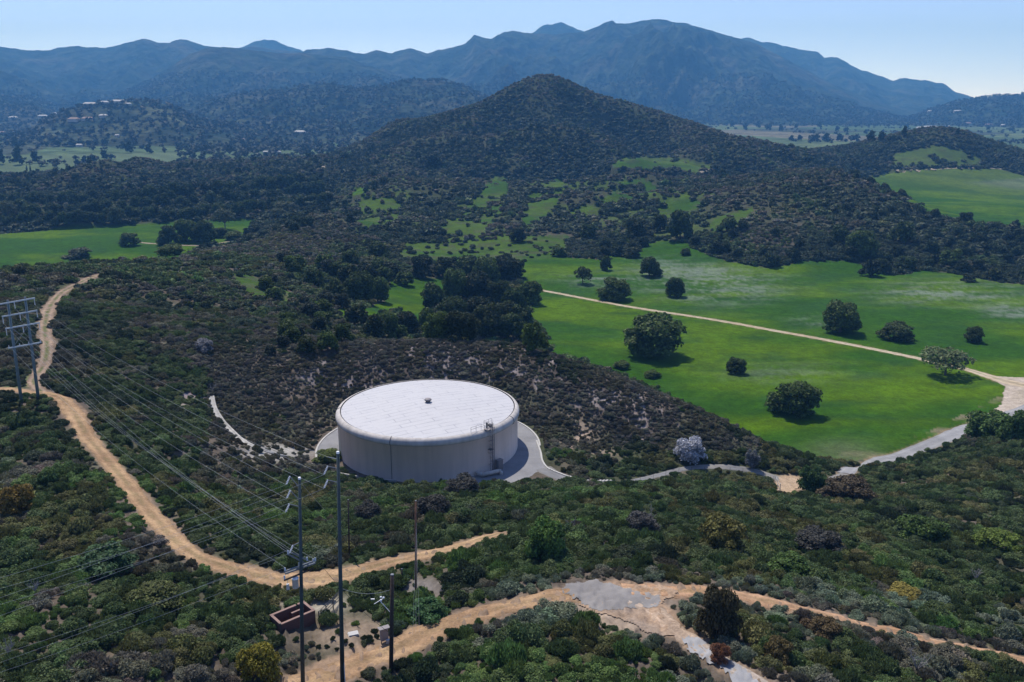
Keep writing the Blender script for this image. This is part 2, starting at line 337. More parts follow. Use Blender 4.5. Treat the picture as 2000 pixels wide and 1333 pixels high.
# ------------------------------------------------------------------ ground colours (albedo)
def C3(*c): return np.array(c, float)
def mix(a, b, t): return a*(1-t[..., None]) + b*t[..., None]
def ground_col(X, Y, Zv, R):
    px, py = proj(X, Y, Zv)
    n1 = fbm(X, Y, 30, 4, 101)*.5+.5; n2 = fbm(X, Y, 6, 3, 111)*.5+.5; n3 = fbm(X, Y, 110, 3, 121)*.5+.5
    col = mix(C3(.105,.085,.068), C3(.055,.062,.035), sstep(.35, .65, n1))
    col = mix(col, C3(.16,.13,.105), sstep(.6, .8, n2)*.6)
    # far slopes: darker, cooler scrub
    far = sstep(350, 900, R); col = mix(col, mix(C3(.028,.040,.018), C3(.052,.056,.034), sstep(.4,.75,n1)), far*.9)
    # cut slope behind the tank: pale crumbly soil
    cut = pip(px, py, [(560,740),(640,690),(800,668),(1000,675),(1120,710),(1250,770),(1330,830),(1250,860),(1130,800),(1000,745),(650,760)]) & (R < 260)
    col = np.where(cut[..., None], mix(C3(.075,.062,.053), C3(.25,.215,.205), sstep(.44, .74, .5*n2+.5*(fbm(X*2.2, Y*.7, 3.5, 3, 117)*.5+.5))), col)
    bald = np.exp(-(((px-1150)/45)**2+((py-885)/22)**2)) + .8*np.exp(-(((px-1125)/30)**2+((py-850)/30)**2))+.6*np.exp(-(((px-1210)/40)**2+((py-820)/25)**2))
    bald = bald*(R < 260)
    col = mix(col, C3(.30,.23,.18), np.clip(bald*1.3*sstep(.35,.6,n2), 0, 1))
    mau = np.exp(-(((px-335)/50)**2+((py-765)/22)**2))*(R < 260); col = mix(col, C3(.27,.22,.24), np.clip(mau*1.2*sstep(.4,.6,n2),0,1))
    # bare yard round the block enclosure, and clearings
    for (cx, cy, rx, ry, c, k) in [(690,1240,85,34,(.20,.155,.115),1),(620,1180,90,16,(.26,.235,.19),1),(820,1150,46,18,(.19,.17,.155),.9),(1215,972,34,7,(.34,.2,.12),1),(1540,945,32,16,(.42,.30,.2),1.4),(1215,1200,95,42,(.30,.235,.18),1),(370,790,36,12,(.28,.24,.2),.7),(540,885,70,16,(.30,.29,.27),.9),(1080,1012,30,8,(.2,.16,.12),.6),(60,950,60,25,(.13,.14,.05),.8),(330,940,50,18,(.12,.11,.08),.6),(30,745,45,14,(.07,.11,.04),1),(1600,905,40,12,(.06,.1,.05),.8)]:
        g = np.exp(-(((px-cx)/rx)**2+((py-cy)/ry)**2)**1.5)*k
        col = mix(col, C3(*c), np.clip(g*1.25*sstep(.15, .5, n2+.15), 0, 1)*(R < 280))
    # grass
    gm = gmask(X, Y, Zv)
    b1 = fbm(X*.5+Y*.1, Y*1.3, 40, 4, 131)*.5+.5; b2 = fbm(X*.6, Y*1.6, 11, 3, 137)*.5+.5; b3 = fbm(X, Y, 2.6, 2, 139)*.5+.5
    g = mix(C3(.022,.069,.003), C3(.058,.112,.002), sstep(.35, .66, b1))
    g = mix(g, C3(.018,.056,.012), sstep(.5, .8, b2)*.6)
    g = g*(.86+.28*b3)[..., None]
    fl = (1.1*np.exp(-(((px-1400)/115)**2+((py-560)/30)**2)) + np.exp(-(((px-1340)/80)**2+((py-535)/16)**2)) + 1.2*np.exp(-(((px-1850)/120)**2+((py-572)/20)**2)) + 1.3*np.exp(-(((px-1990)/60)**2+((py-608)/14)**2)) + .7*np.exp(-(((px-1170)/80)**2+((py-548)/14)**2)) + .5*np.exp(-(((px-1590)/50)**2+((py-630)/14)**2)) + .35*np.exp(-(((px-1530)/120)**2+((py-730)/20)**2)) + .4*np.exp(-(((px-1280)/60)**2+((py-515)/14)**2)))*((R > 300) & (R < 620))
    st = .62*(fbm(X*.35-Y*.15, Y*1.1, 7, 4, 141)*.5+.5)+.38*(fbm(X, Y, 1.8, 2, 143)*.5+.5)
    g = mix(g, C3(.17,.20,.17), np.clip(fl*1.0*sstep(.34, .78, st), 0, .62))
    g = mix(g, C3(.048,.085,.014), np.clip(((gm > .1) & (gm < .8))*.6, 0, 1)*np.clip(sstep(.3,.65,b1)+.15,0,1))
    g = mix(g, C3(.085,.105,.035), sstep(1050, 1300, R)*.4)
    edge = (pip(px, py, [(1600,910),(1650,880),(1800,850),(1900,800),(1960,770),(1990,800),(1880,850),(1760,895),(1650,930)]) & (R < 320))
    g = np.where(edge[..., None], mix(g, C3(.20,.17,.11), sstep(.4,.65,b2)*.75), g)
    dry = np.exp(-(((px-1640)/70)**2+((py-880)/22)**2))*(R<320); g = mix(g, C3(.08,.10,.05), np.clip(dry,0,1)*.7)
    col = mix(col, g, np.where((gm > 0), np.where(gm > .8, 1, np.where(gm < .35, .55*sstep(.4,.6,b1), np.where(b2 > .36, .92, .45))), 0.))
    # road margins
    rr = rdist(X, Y, ['upper','ridge','spur_left','lower','right','down','field','asphalt'])
    dirt = mix(C3(.30,.20,.13), C3(.20,.15,.11), n2)
    col = mix(col, dirt, (1-sstep(.0, .7, -rr+.9*(n2-.5)))*np.where(R < 170, .8, .5))
    # the valley floor: a patchwork of fields
    pl = sstep(1230, 1300, R)*(Zv < -97.5)
    cell = np.floor((X*.94+Y*.34+40*fbm(X,Y,500,2,7))/330)*7+np.floor((Y*.94-X*.34)/(150+R*.05))
    h = _h(cell, cell*0+3, 9)
    fc = mix(C3(.060,.095,.045), C3(.105,.135,.065), h); fc = np.where((h > .9)[..., None], C3(.13,.125,.09), fc); fc = np.where(((h > .30) & (h < .42))[..., None], C3(.05,.06,.04), fc)
    rows = (np.sin((X*.8+Y*.6)/9.)*.5+.5); fc = fc*(.88+.2*rows)[..., None]
    col = mix(col, fc, pl*1.0)
    # mountains
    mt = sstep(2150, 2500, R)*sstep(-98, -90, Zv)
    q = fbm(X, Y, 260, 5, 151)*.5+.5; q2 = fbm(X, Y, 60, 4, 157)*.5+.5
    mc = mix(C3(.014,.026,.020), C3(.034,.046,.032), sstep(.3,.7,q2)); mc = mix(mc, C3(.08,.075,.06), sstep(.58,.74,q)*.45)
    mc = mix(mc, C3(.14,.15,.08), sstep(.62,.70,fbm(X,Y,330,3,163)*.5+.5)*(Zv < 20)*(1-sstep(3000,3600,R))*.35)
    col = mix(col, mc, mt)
    return col
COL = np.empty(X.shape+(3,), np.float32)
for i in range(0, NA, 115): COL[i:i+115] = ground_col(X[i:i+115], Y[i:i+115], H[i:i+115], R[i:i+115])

# ------------------------------------------------------------------ materials
def mat(name, col=(.5,.5,.5), rough=.8, metal=0, spec=.3, noise=None, bump=None, attr=None, coat=None):
    """noise=(scale, amount, detail) modulates brightness; bump=(scale, strength, dist)"""
    m = bpy.data.materials.new(name); m.use_nodes = True; nt = m.node_tree; N = nt.nodes; L = nt.links
    b = N['Principled BSDF']; b.inputs['Roughness'].default_value = rough; b.inputs['Metallic'].default_value = metal
    b.inputs['Specular IOR Level'].default_value = spec
    geo = N.new('ShaderNodeNewGeometry')
    src = None
    if attr:
        a = N.new('ShaderNodeAttribute'); a.attribute_name = attr; src = a.outputs['Color']
    else:
        rgb = N.new('ShaderNodeRGB'); rgb.outputs[0].default_value = (*col, 1); src = rgb.outputs[0]
    for nz in (noise if isinstance(noise, list) else [noise] if noise else []):
        t = N.new('ShaderNodeTexNoise'); t.inputs['Scale'].default_value = nz[0]; t.inputs['Detail'].default_value = nz[2]
        t.inputs['Roughness'].default_value = .65
        L.new(geo.outputs['Position'], t.inputs['Vector'])
        r = N.new('ShaderNodeMapRange'); r.inputs[1].default_value = .3; r.inputs[2].default_value = .7
        r.inputs[3].default_value = 1-nz[1]; r.inputs[4].default_value = 1+nz[1]
        L.new(t.outputs[0], r.inputs[0])
        mu = N.new('ShaderNodeVectorMath'); mu.operation = 'SCALE'; L.new(src, mu.inputs[0]); L.new(r.outputs[0], mu.inputs['Scale']); src = mu.outputs[0]
    L.new(src, b.inputs['Base Color'])
    last = None
    for bp in (bump if isinstance(bump, list) else [bump] if bump else []):
        t = N.new('ShaderNodeTexNoise'); t.inputs['Scale'].default_value = bp[0]; t.inputs['Detail'].default_value = 5
        L.new(geo.outputs['Position'], t.inputs['Vector'])
        bn = N.new('ShaderNodeBump'); bn.inputs['Strength'].default_value = bp[1]; bn.inputs['Distance'].default_value = bp[2]
        L.new(t.outputs[0], bn.inputs['Height'])
        if last: L.new(last, bn.inputs['Normal'])
        last = bn.outputs[0]
    if last: L.new(last, b.inputs['Normal'])
    return m
M = {}
M['ground'] = mat('ground_soil_and_grass', attr='col', rough=.95, spec=.05, noise=[(1.3,.26,6),(.33,.22,4),(.08,.18,6)], bump=[(.9,.6,.35)])
M['far'] = mat('mountain_scrub', attr='col', rough=1, spec=.02, noise=[(.03,.5,8),(.008,.4,5)], bump=[(.02,1,26),(.006,.9,70)])
M['dirt'] = mat('packed_dirt', attr='col', rough=.95, spec=.05, noise=[(.6,.26,8),(3.5,.24,4)], bump=[(1.6,.8,.2)])
M['asphalt'] = mat('old_asphalt', attr='col', rough=.9, spec=.1, noise=[(.5,.14,8),(7,.08,4)], bump=(6,.2,.02))
M['concrete'] = mat('concrete', (.45,.44,.42), .85, noise=[(.9,.15,6),(9,.08,3)], bump=(8,.2,.02))
def leafmat():
    m = bpy.data.materials.new('foliage'); m.use_nodes = True; nt = m.node_tree; N = nt.nodes; L = nt.links
    b = N['Principled BSDF']; b.inputs['Roughness'].default_value = .65; b.inputs['Specular IOR Level'].default_value = .15
    a = N.new('ShaderNodeAttribute'); a.attribute_type = 'INSTANCER'; a.attribute_name = 'tint'
    lv = N.new('ShaderNodeAttribute'); lv.attribute_name = 'lv'
    g = N.new('ShaderNodeNewGeometry')
    t = N.new('ShaderNodeTexNoise'); t.inputs['Scale'].default_value = .5; t.inputs['Detail'].default_value = 3; L.new(g.outputs['Position'], t.inputs['Vector'])
    r = N.new('ShaderNodeMapRange'); r.inputs[1].default_value = .3; r.inputs[2].default_value = .7; r.inputs[3].default_value = .8; r.inputs[4].default_value = 1.25; L.new(t.outputs[0], r.inputs[0])
    mm = N.new('ShaderNodeMath'); mm.operation = 'MULTIPLY'; L.new(lv.outputs['Fac'], mm.inputs[0]); L.new(r.outputs[0], mm.inputs[1])
    mu = N.new('ShaderNodeVectorMath'); mu.operation = 'SCALE'; L.new(a.outputs['Vector'], mu.inputs[0]); L.new(mm.outputs[0], mu.inputs['Scale'])
    L.new(mu.outputs[0], b.inputs['Base Color'])
    tr = N.new('ShaderNodeBsdfTranslucent'); L.new(mu.outputs[0], tr.inputs['Color'])
    mx = N.new('ShaderNodeMixShader'); mx.inputs[0].default_value = .28
    L.new(b.outputs[0], mx.inputs[1]); L.new(tr.outputs[0], mx.inputs[2]); L.new(mx.outputs[0], N['Material Output'].inputs[0])
    return m
M['leaf'] = leafmat()
M['bark'] = mat('bark', (.10,.085,.07), .9, noise=(3,.3,4))
M['twig'] = mat('dead_wood', (.24,.225,.215), .9, noise=(5,.2,3))

# ------------------------------------------------------------------ mesh helpers
def mesh_np(name, V, F, material, attrs=None, smooth=False):
    me = bpy.data.meshes.new(name); V = np.asarray(V, np.float32); F = np.asarray(F, np.int32)
    k = F.shape[1]; me.vertices.add(len(V)); me.vertices.foreach_set('co', V.ravel())
    me.loops.add(F.size); me.loops.foreach_set('vertex_index', F.ravel())
    me.polygons.add(len(F)); me.polygons.foreach_set('loop_start', np.arange(0, F.size, k, dtype=np.int32))
    me.polygons.foreach_set('use_smooth', np.full(len(F), smooth))
    for an, (typ, dom, arr) in (attrs or {}).items():
        at = me.attributes.new(an, typ, dom); arr = np.asarray(arr, np.float32)
        if typ == 'FLOAT_COLOR':
            arr = np.concatenate([arr, np.ones((len(arr), 1), np.float32)], 1); at.data.foreach_set('color', arr.ravel())
        else: at.data.foreach_set('value' if typ == 'FLOAT' else 'vector', arr.ravel())
    if material: me.materials.append(material)
    me.update(calc_edges=True); return me
def link(name, me, parent=None, loc=None):
    o = bpy.data.objects.new(name, me); LINK(o)
    if parent: o.parent = parent
    if loc is not None: o.location = loc
    return o
def tag(o, label=None, cat=None, group=None, kind=None):
    if label: o['label'] = label
    if cat: o['category'] = cat
    if group: o['group'] = group
    if kind: o['kind'] = kind
    return o
def empty(name, loc, rz=0):
    o = bpy.data.objects.new(name, None); o.empty_display_size = .5; LINK(o); o.location = loc; o.rotation_euler.z = rz; return o
class MB:
    def __init__(s): s.bm = bmesh.new()
    def box(s, c, d, rz=0, rot=None):
        r = bmesh.ops.create_cube(s.bm, size=1); mt = Matrix.Translation(c) @ (rot if rot else Matrix.Rotation(rz, 4, 'Z')) @ Matrix.Diagonal((*d, 1))
        bmesh.ops.transform(s.bm, matrix=mt, verts=r['verts']); return s
    def tube(s, a, b, r0, r1=None, n=8, caps=True):
        a = Vector(a); b = Vector(b); r1 = r0 if r1 is None else r1; L_ = (b-a).length
        if L_ < 1e-6: return s
        r = bmesh.ops.create_cone(s.bm, cap_ends=caps, segments=n, radius1=r0, radius2=r1, depth=L_)
        mt = Matrix.Translation((a+b)/2) @ (b-a).to_track_quat('Z', 'Y').to_matrix().to_4x4()
        bmesh.ops.transform(s.bm, matrix=mt, verts=r['verts']); return s
    def path(s, pts, r, n=6):
        for a, b in zip(pts[:-1], pts[1:]): s.tube(a, b, r, r, n)
        return s
    def lathe(s, prof, n=96, c=(0,0,0)):
        rings = []
        for (rr, z) in prof:
            rings.append([s.bm.verts.new((c[0]+rr*math.cos(2*math.pi*i/n), c[1]+rr*math.sin(2*math.pi*i/n), c[2]+z)) for i in range(n)] if rr > 1e-4 else [s.bm.verts.new((c[0], c[1], c[2]+z))])
        for A_, B_ in zip(rings[:-1], rings[1:]):
            for i in range(n):
                j = (i+1) % n
                if len(A_) == 1: s.bm.faces.new((A_[0], B_[i], B_[j]))
                elif len(B_) == 1: s.bm.faces.new((A_[i], B_[0], A_[j]))
                else: s.bm.faces.new((A_[i], A_[j], B_[j], B_[i]))
        return s
    def poly(s, pts, z0, z1):
        a = [s.bm.verts.new((p[0], p[1], z0)) for p in pts]; b = [s.bm.verts.new((p[0], p[1], z1)) for p in pts]
        s.bm.faces.new(b); s.bm.faces.new(a[::-1]); m_ = len(pts)
        for i in range(m_): s.bm.faces.new((a[i], a[(i+1) % m_], b[(i+1) % m_], b[i]))
        return s
    def mesh(s, name, m, smooth=False):
        bmesh.ops.recalc_face_normals(s.bm, faces=s.bm.faces[:])
        me = bpy.data.meshes.new(name); s.bm.to_mesh(me); s.bm.free(); me.materials.append(m)
        if smooth:
            for p in me.polygons: p.use_smooth = True
        return me
    def build(s, name, m, parent=None, smooth=False, loc=None):
        return link(name, s.mesh(name, m, smooth), parent, loc)

# ------------------------------------------------------------------ terrain meshes (ground up to 1900 m, hills and mountains beyond)
def grid_mesh(name, sl, material, smooth=True):
    xs = np.stack([X[:, sl], Y[:, sl], H[:, sl]], -1); na, nr = xs.shape[:2]
    idx = np.arange(na*nr).reshape(na, nr)
    F = np.stack([idx[:-1,:-1], idx[1:,:-1], idx[1:,1:], idx[:-1,1:]], -1).reshape(-1, 4)[:, ::-1]
    return link(name, mesh_np(name, xs.reshape(-1, 3), F, material, {'col': ('FLOAT_COLOR','POINT', COL[:, sl].reshape(-1, 3))}, smooth))
g1 = grid_mesh('ground', slice(0, nn), M['ground']); tag(g1, kind='structure')
g2 = grid_mesh('mountains', slice(nn-1, NR), M['far']); tag(g2, kind='structure')

# ------------------------------------------------------------------ haze
hz_b = MB().box((0, 5300, 250), (22000, 13400, 1420)); 
mh = bpy.data.materials.new('haze_air'); mh.use_nodes = True; nt = mh.node_tree; nt.nodes.clear()
pv = nt.nodes.new('ShaderNodeVolumePrincipled'); pv.inputs['Density'].default_value = 1.2e-4; pv.inputs['Color'].default_value = (.15,.46,1,1); pv.inputs['Absorption Color'].default_value = (.25,.35,1,1); pv.inputs['Anisotropy'].default_value = 0.0
ho = nt.nodes.new('ShaderNodeOutputMaterial'); nt.links.new(pv.outputs[0], ho.inputs['Volume'])
hb = hz_b.build('haze', mh); tag(hb, kind='stuff')
# ------------------------------------------------------------------ road sheets
def ribbon(name, rd_, cols, lift=.07, na=9, jit=.35, twotrack=False, widen=0., parent=None, m='dirt'):
    P = ROADS[rd_]; c = P[:, :2]; w = P[:, 2]+widen
    T = np.gradient(c, axis=0); T /= np.linalg.norm(T, axis=1)[:, None]; Nn = np.stack([-T[:,1], T[:,0]], 1)
    s = np.linspace(-1, 1, na); L_ = len(P)
    jl = 1+jit*fbm(c[:,0]+50, c[:,1], 2.2, 3, 5); jr = 1+jit*fbm(c[:,0]-90, c[:,1], 2.2, 3, 6)
    xy = c[:,None]+Nn[:,None]*(s[None,:,None]*(w/2)[:,None,None])*np.where(s[None,:,None] < 0, jl[:,None,None], jr[:,None,None])
    z = hgt(xy[...,0], xy[...,1])+lift; z[:,0] -= lift+.06; z[:,-1] -= lift+.06
    n1 = fbm(xy[...,0], xy[...,1], 5, 4, 15)*.5+.5; n2 = fbm(xy[...,0], xy[...,1], 1.2, 3, 16)*.5+.5
    a, b, e = [C3(*k) for k in cols]
    col = mix(a, b, sstep(.35,.7,n1)); ac = np.abs(s)[None,:]+.25*(n2-.5)
    col = mix(col, e, sstep(.75, 1.0, ac)*.7)
    rut = np.exp(-((np.abs(s)[None,:]-.45)/.16)**2)*(.6+.8*n1); col = col*(1+.22*(rut-.4)+.16*(n2-.5))[...,None]
    if twotrack: col = mix(col, C3(.11,.12,.05), np.clip(np.exp(-((s[None,:])/.30)**2)*sstep(.3,.55,n2)*twotrack, 0, 1)*np.ones((L_,1)))
    idx = np.arange(L_*na).reshape(L_, na)
    F = np.stack([idx[:-1,:-1], idx[1:,:-1], idx[1:,1:], idx[:-1,1:]], -1).reshape(-1,4)[:, ::-1]
    V = np.concatenate([xy, z[...,None]], -1).reshape(-1,3)
    return tag(link(name, mesh_np(name, V, F, M[m], {'col': ('FLOAT_COLOR','POINT', col.reshape(-1,3))}, True)), kind='structure')
DIRT = [(.36,.24,.14), (.265,.17,.10), (.16,.125,.085)]
ribbon('dirt_road', 'upper', DIRT, na=13, twotrack=.35); ribbon('dirt_road', 'lower', DIRT, na=13, twotrack=.15, lift=.075)
ribbon('dirt_road', 'ridge', [(.29,.21,.155),(.22,.165,.125),(.13,.115,.075)], na=13, twotrack=1.0, lift=.065)
ribbon('dirt_track', 'spur_left', DIRT, na=7, lift=.06)
ribbon('dirt_road', 'right', [(.38,.235,.145),(.30,.18,.105),(.18,.13,.09)], na=9, twotrack=.3, lift=.08)
ribbon('dirt_track', 'down', [(.31,.27,.235),(.35,.26,.19),(.22,.18,.14)], na=9, lift=.085)
ribbon('field_track', 'field', [(.46,.39,.29),(.40,.32,.23),(.20,.20,.09)], na=9, twotrack=.55, lift=.10, jit=.2)
ribbon('paved_road', 'asphalt', [(.27,.27,.275),(.22,.22,.225),(.28,.25,.20)], na=9, lift=.08, jit=.12, m='asphalt')
ribbon('access_road', 'access', [(.18,.18,.185),(.22,.21,.195),(.17,.15,.12)], na=7, lift=.09, jit=.1, m='asphalt')
ribbon('rubble_wash', 'rubble', [(.24,.23,.22),(.16,.15,.14),(.11,.10,.085)], na=7, lift=.05, jit=.8)
for k in ('trail_left','trail_hill','trail_mid','trail_field','trail_right'):
    ribbon('hill_trail', k, [(.30,.25,.19),(.24,.20,.15),(.12,.11,.08)], na=5, lift=.35, jit=.8)
def sheet(name, poly_px, cols, lift, m='asphalt', r0=35, step=.45, jit=.5, conc=0):
    pts = np.array([hit(*p, r0=r0) for p in poly_px]); x0, y0 = pts.min(0)-1; x1, y1 = pts.max(0)+1
    gx, gy = np.meshgrid(np.arange(x0, x1, step), np.arange(y0, y1, step), indexing='ij')
    jx = jit*fbm(gx, gy, 1.8, 3, 33); jy = jit*fbm(gx+40, gy, 1.8, 3, 34)
    ins = pip(gx+jx, gy+jy, [tuple(p) for p in pts])
    idx = -np.ones(gx.shape, int); need = np.zeros(gx.shape, bool)
    q = ins[:-1,:-1] & ins[1:,:-1] & ins[1:,1:] & ins[:-1,1:]
    need[:-1,:-1] |= q; need[1:,:-1] |= q; need[1:,1:] |= q; need[:-1,1:] |= q
    idx[need] = np.arange(need.sum()); F = np.stack([idx[:-1,:-1][q], idx[1:,:-1][q], idx[1:,1:][q], idx[:-1,1:][q]], -1)
    vx, vy = gx[need], gy[need]; V = np.stack([vx, vy, hgt(vx, vy)+lift], -1)
    n1 = fbm(vx, vy, 4, 4, 35)*.5+.5; col = mix(C3(*cols[0]), C3(*cols[1]), sstep(.35,.7,n1))
    return tag(link(name, mesh_np(name, V, F, M[m], {'col': ('FLOAT_COLOR','POINT', col)}, True)), kind='structure')
sheet('dirt_clearing', [(1185,1158),(1225,1146),(1300,1142),(1330,1160),(1300,1180),(1300,1215),(1325,1248),(1270,1240),(1215,1212),(1150,1196),(1120,1180)], [(.34,.24,.165),(.26,.20,.155)], .095, 'dirt', step=.22)
sheet('asphalt_pad', [(1092,1152),(1118,1140),(1135,1136),(1200,1141),(1238,1150),(1252,1162),(1290,1164),(1300,1176),(1285,1186),(1240,1190),(1215,1197),(1180,1196),(1130,1184),(1112,1168)], [(.25,.235,.225),(.185,.175,.17)], .13, step=.22, jit=1.1)
sheet('asphalt_pad', [(1325,1248),(1345,1240),(1385,1262),(1415,1290),(1390,1300),(1350,1275)], [(.30,.30,.31),(.25,.25,.26)], .14, step=.22)
sheet('asphalt_pad', [(1400,1296),(1430,1290),(1485,1335),(1500,1350),(1440,1345),(1420,1320)], [(.30,.30,.31),(.25,.25,.26)], .14, step=.22)
sheet('gravel_patch', [(1520,932),(1562,934),(1566,952),(1545,966),(1512,962)], [(.45,.33,.22),(.38,.28,.19)], .12, 'dirt')
sheet('gravel_patch', [(1925,735),(2010,738),(2100,760),(2060,790),(1990,800),(1930,822),(1905,822),(1955,790),(1960,755)], [(.40,.34,.28),(.33,.28,.22)], .07, 'dirt', step=.5)
# tank apron
def apron():
    b = bmesh.new(); n_ = 120; ri = 19.6; rings = []
    fl = [np.array(hit(*p)) for p in ((1056,884),(1062,905),(1080,925),(1112,937),(1095,955),(1040,952),(985,948))]
    out = []
    for i in range(n_+1):
        a = math.radians(-70 + 275*i/n_); out.append((TX+24.7*math.cos(a), TY+24.7*math.sin(a)))
    vi = [b.verts.new((TX+ri*math.cos(math.radians(-70+275*i/n_)), TY+ri*math.sin(math.radians(-70+275*i/n_)), TZ+.06)) for i in range(n_+1)]
    vo = [b.verts.new((*o, TZ+.06)) for o in out]
    for i in range(n_): b.faces.new((vi[i], vo[i], vo[i+1], vi[i+1]))
    me = bpy.data.meshes.new('tank_apron'); b.to_mesh(me); b.free(); me.materials.append(M['apron']); tag(link('tank_apron', me), kind='structure')
    k = MB()
    for i in range(n_):
        p, q = out[i], out[i+1]; a = math.atan2(q[1]-p[1], q[0]-p[0]); L_ = math.hypot(q[0]-p[0], q[1]-p[1])
        if i < 30: continue
        k.box(((p[0]+q[0])/2, (p[1]+q[1])/2, TZ+.09), (L_+.01, .38, .24), a)
    tag(k.build('apron_kerb', M['kerb']), kind='structure')
M['apron'] = mat('apron_asphalt', (.21,.21,.22), .9, noise=[(.25,.18,6),(4,.08,4)])
M['kerb'] = mat('kerb_concrete', (.42,.41,.39), .85, noise=(1.5,.12,4))
apron()
# flared end of the apron towards the access road
def flare():
    px = [(1030,850),(1048,862),(1056,885),(1060,903),(1075,920),(1112,936),(1130,942),(1112,958),(1060,972),(1000,970),(965,960)]
    pts = [np.array(at_z(x, y, TZ)[:2]) for x, y in px]
    m = MB().poly([tuple(p) for p in pts], TZ-.3, TZ+.075); tag(m.build('tank_apron', M['apron']), kind='structure')
    k = MB(); e = spline([(*p, 0) for p in pts[1:6]]+[(*hit(1150,941),0),(*hit(1200,941),0)], .8)
    for p, q in zip(e[:-1], e[1:]):
        a = math.atan2(q[1]-p[1], q[0]-p[0]); L_ = math.hypot(q[0]-p[0], q[1]-p[1]); zz = max(TZ+.12, hz(*((p+q)/2)[:2])+.1) if ((p+q)/2)[0] < 8 else hz(*((p+q)/2)[:2])+.12
        k.box(((p[0]+q[0])/2, (p[1]+q[1])/2, zz), (L_+.02, .38, .25), a)
    tag(k.build('apron_kerb', M['kerb']), kind='structure')
flare()
# concrete gutter on the slope left of the tank
def gutter():
    P = ROADS['swale']; c = P[:, :2]; T = np.gradient(c, axis=0); T /= np.linalg.norm(T, axis=1)[:,None]; Nn = np.stack([-T[:,1],T[:,0]],1)
    prof = [(-.75,.02),(-.7,.16),(-.45,.14),(-.1,-.02),(.1,-.02),(.45,.14),(.7,.16),(.75,.02)]
    V = []; 
    for i in range(len(c)):
        z0 = hz(*c[i])+.16; w = P[i,2]
        for o, dz in prof: V.append((c[i,0]+Nn[i,0]*o*w, c[i,1]+Nn[i,1]*o*w, z0+dz))
    na = len(prof); idx = np.arange(len(V)).reshape(-1, na)
    F = np.stack([idx[:-1,:-1], idx[1:,:-1], idx[1:,1:], idx[:-1,1:]], -1).reshape(-1,4)
    tag(link('drainage_channel', mesh_np('drainage_channel', V, F, M['pale'])), 'pale concrete drainage channel curving down the brushy slope left of the tank', 'drainage channel')
M['pale'] = mat('pale_concrete', (.36,.35,.33), .9, noise=[(.7,.25,6),(4,.12,4)])
gutter()

# ------------------------------------------------------------------ water tank
def brickroof():
    m = bpy.data.materials.new('roof_coating'); m.use_nodes = True; nt = m.node_tree; N = nt.nodes; L = nt.links; b = N['Principled BSDF']
    b.inputs['Roughness'].default_value = .6; b.inputs['Specular IOR Level'].default_value = .3
    tc = N.new('ShaderNodeTexCoord'); mp = N.new('ShaderNodeMapping'); mp.inputs['Rotation'].default_value = (0,0,math.radians(-28)); L.new(tc.outputs['Object'], mp.inputs[0])
    br = N.new('ShaderNodeTexBrick'); br.inputs['Scale'].default_value = 1; br.inputs['Color1'].default_value = (.46,.455,.465,1); br.inputs['Color2'].default_value = (.44,.435,.45,1)
    br.inputs['Mortar'].default_value = (.26,.26,.29,1); br.inputs['Mortar Size'].default_value = .085; br.inputs['Brick Width'].default_value = 7.3; br.inputs['Row Height'].default_value = 1.7; br.offset = .37
    L.new(mp.outputs[0], br.inputs['Vector'])
    nz = N.new('ShaderNodeTexNoise'); nz.inputs['Scale'].default_value = .35; nz.inputs['Detail'].default_value = 6; L.new(tc.outputs['Object'], nz.inputs[0])
    r = N.new('ShaderNodeMapRange'); r.inputs[1].default_value=.35; r.inputs[2].default_value=.62; L.new(nz.outputs[0], r.inputs[0])
    mx = N.new('ShaderNodeMix'); mx.data_type = 'RGBA'; mx.inputs[6].default_value = (.46,.455,.465,1); L.new(br.outputs[0], mx.inputs[7]); L.new(r.outputs[0], mx.inputs[0])
    n2 = N.new('ShaderNodeTexNoise'); n2.inputs['Scale'].default_value = 1.6; n2.inputs['Detail'].default_value = 5; mp2 = N.new('ShaderNodeMapping'); mp2.inputs['Rotation'].default_value = (0,0,math.radians(-28)); mp2.inputs['Scale'].default_value=(.35,2.5,1)
    L.new(tc.outputs['Object'], mp2.inputs[0]); L.new(mp2.outputs[0], n2.inputs[0])
    r2 = N.new('ShaderNodeMapRange'); r2.inputs[1].default_value=.62; r2.inputs[2].default_value=.78; r2.inputs[3].default_value=1; r2.inputs[4].default_value=.84; L.new(n2.outputs[0], r2.inputs[0])
    vm = N.new('ShaderNodeVectorMath'); vm.operation='SCALE'; L.new(mx.outputs[2], vm.inputs[0]); L.new(r2.outputs[0], vm.inputs['Scale']); L.new(vm.outputs[0], b.inputs['Base Color'])
    return m
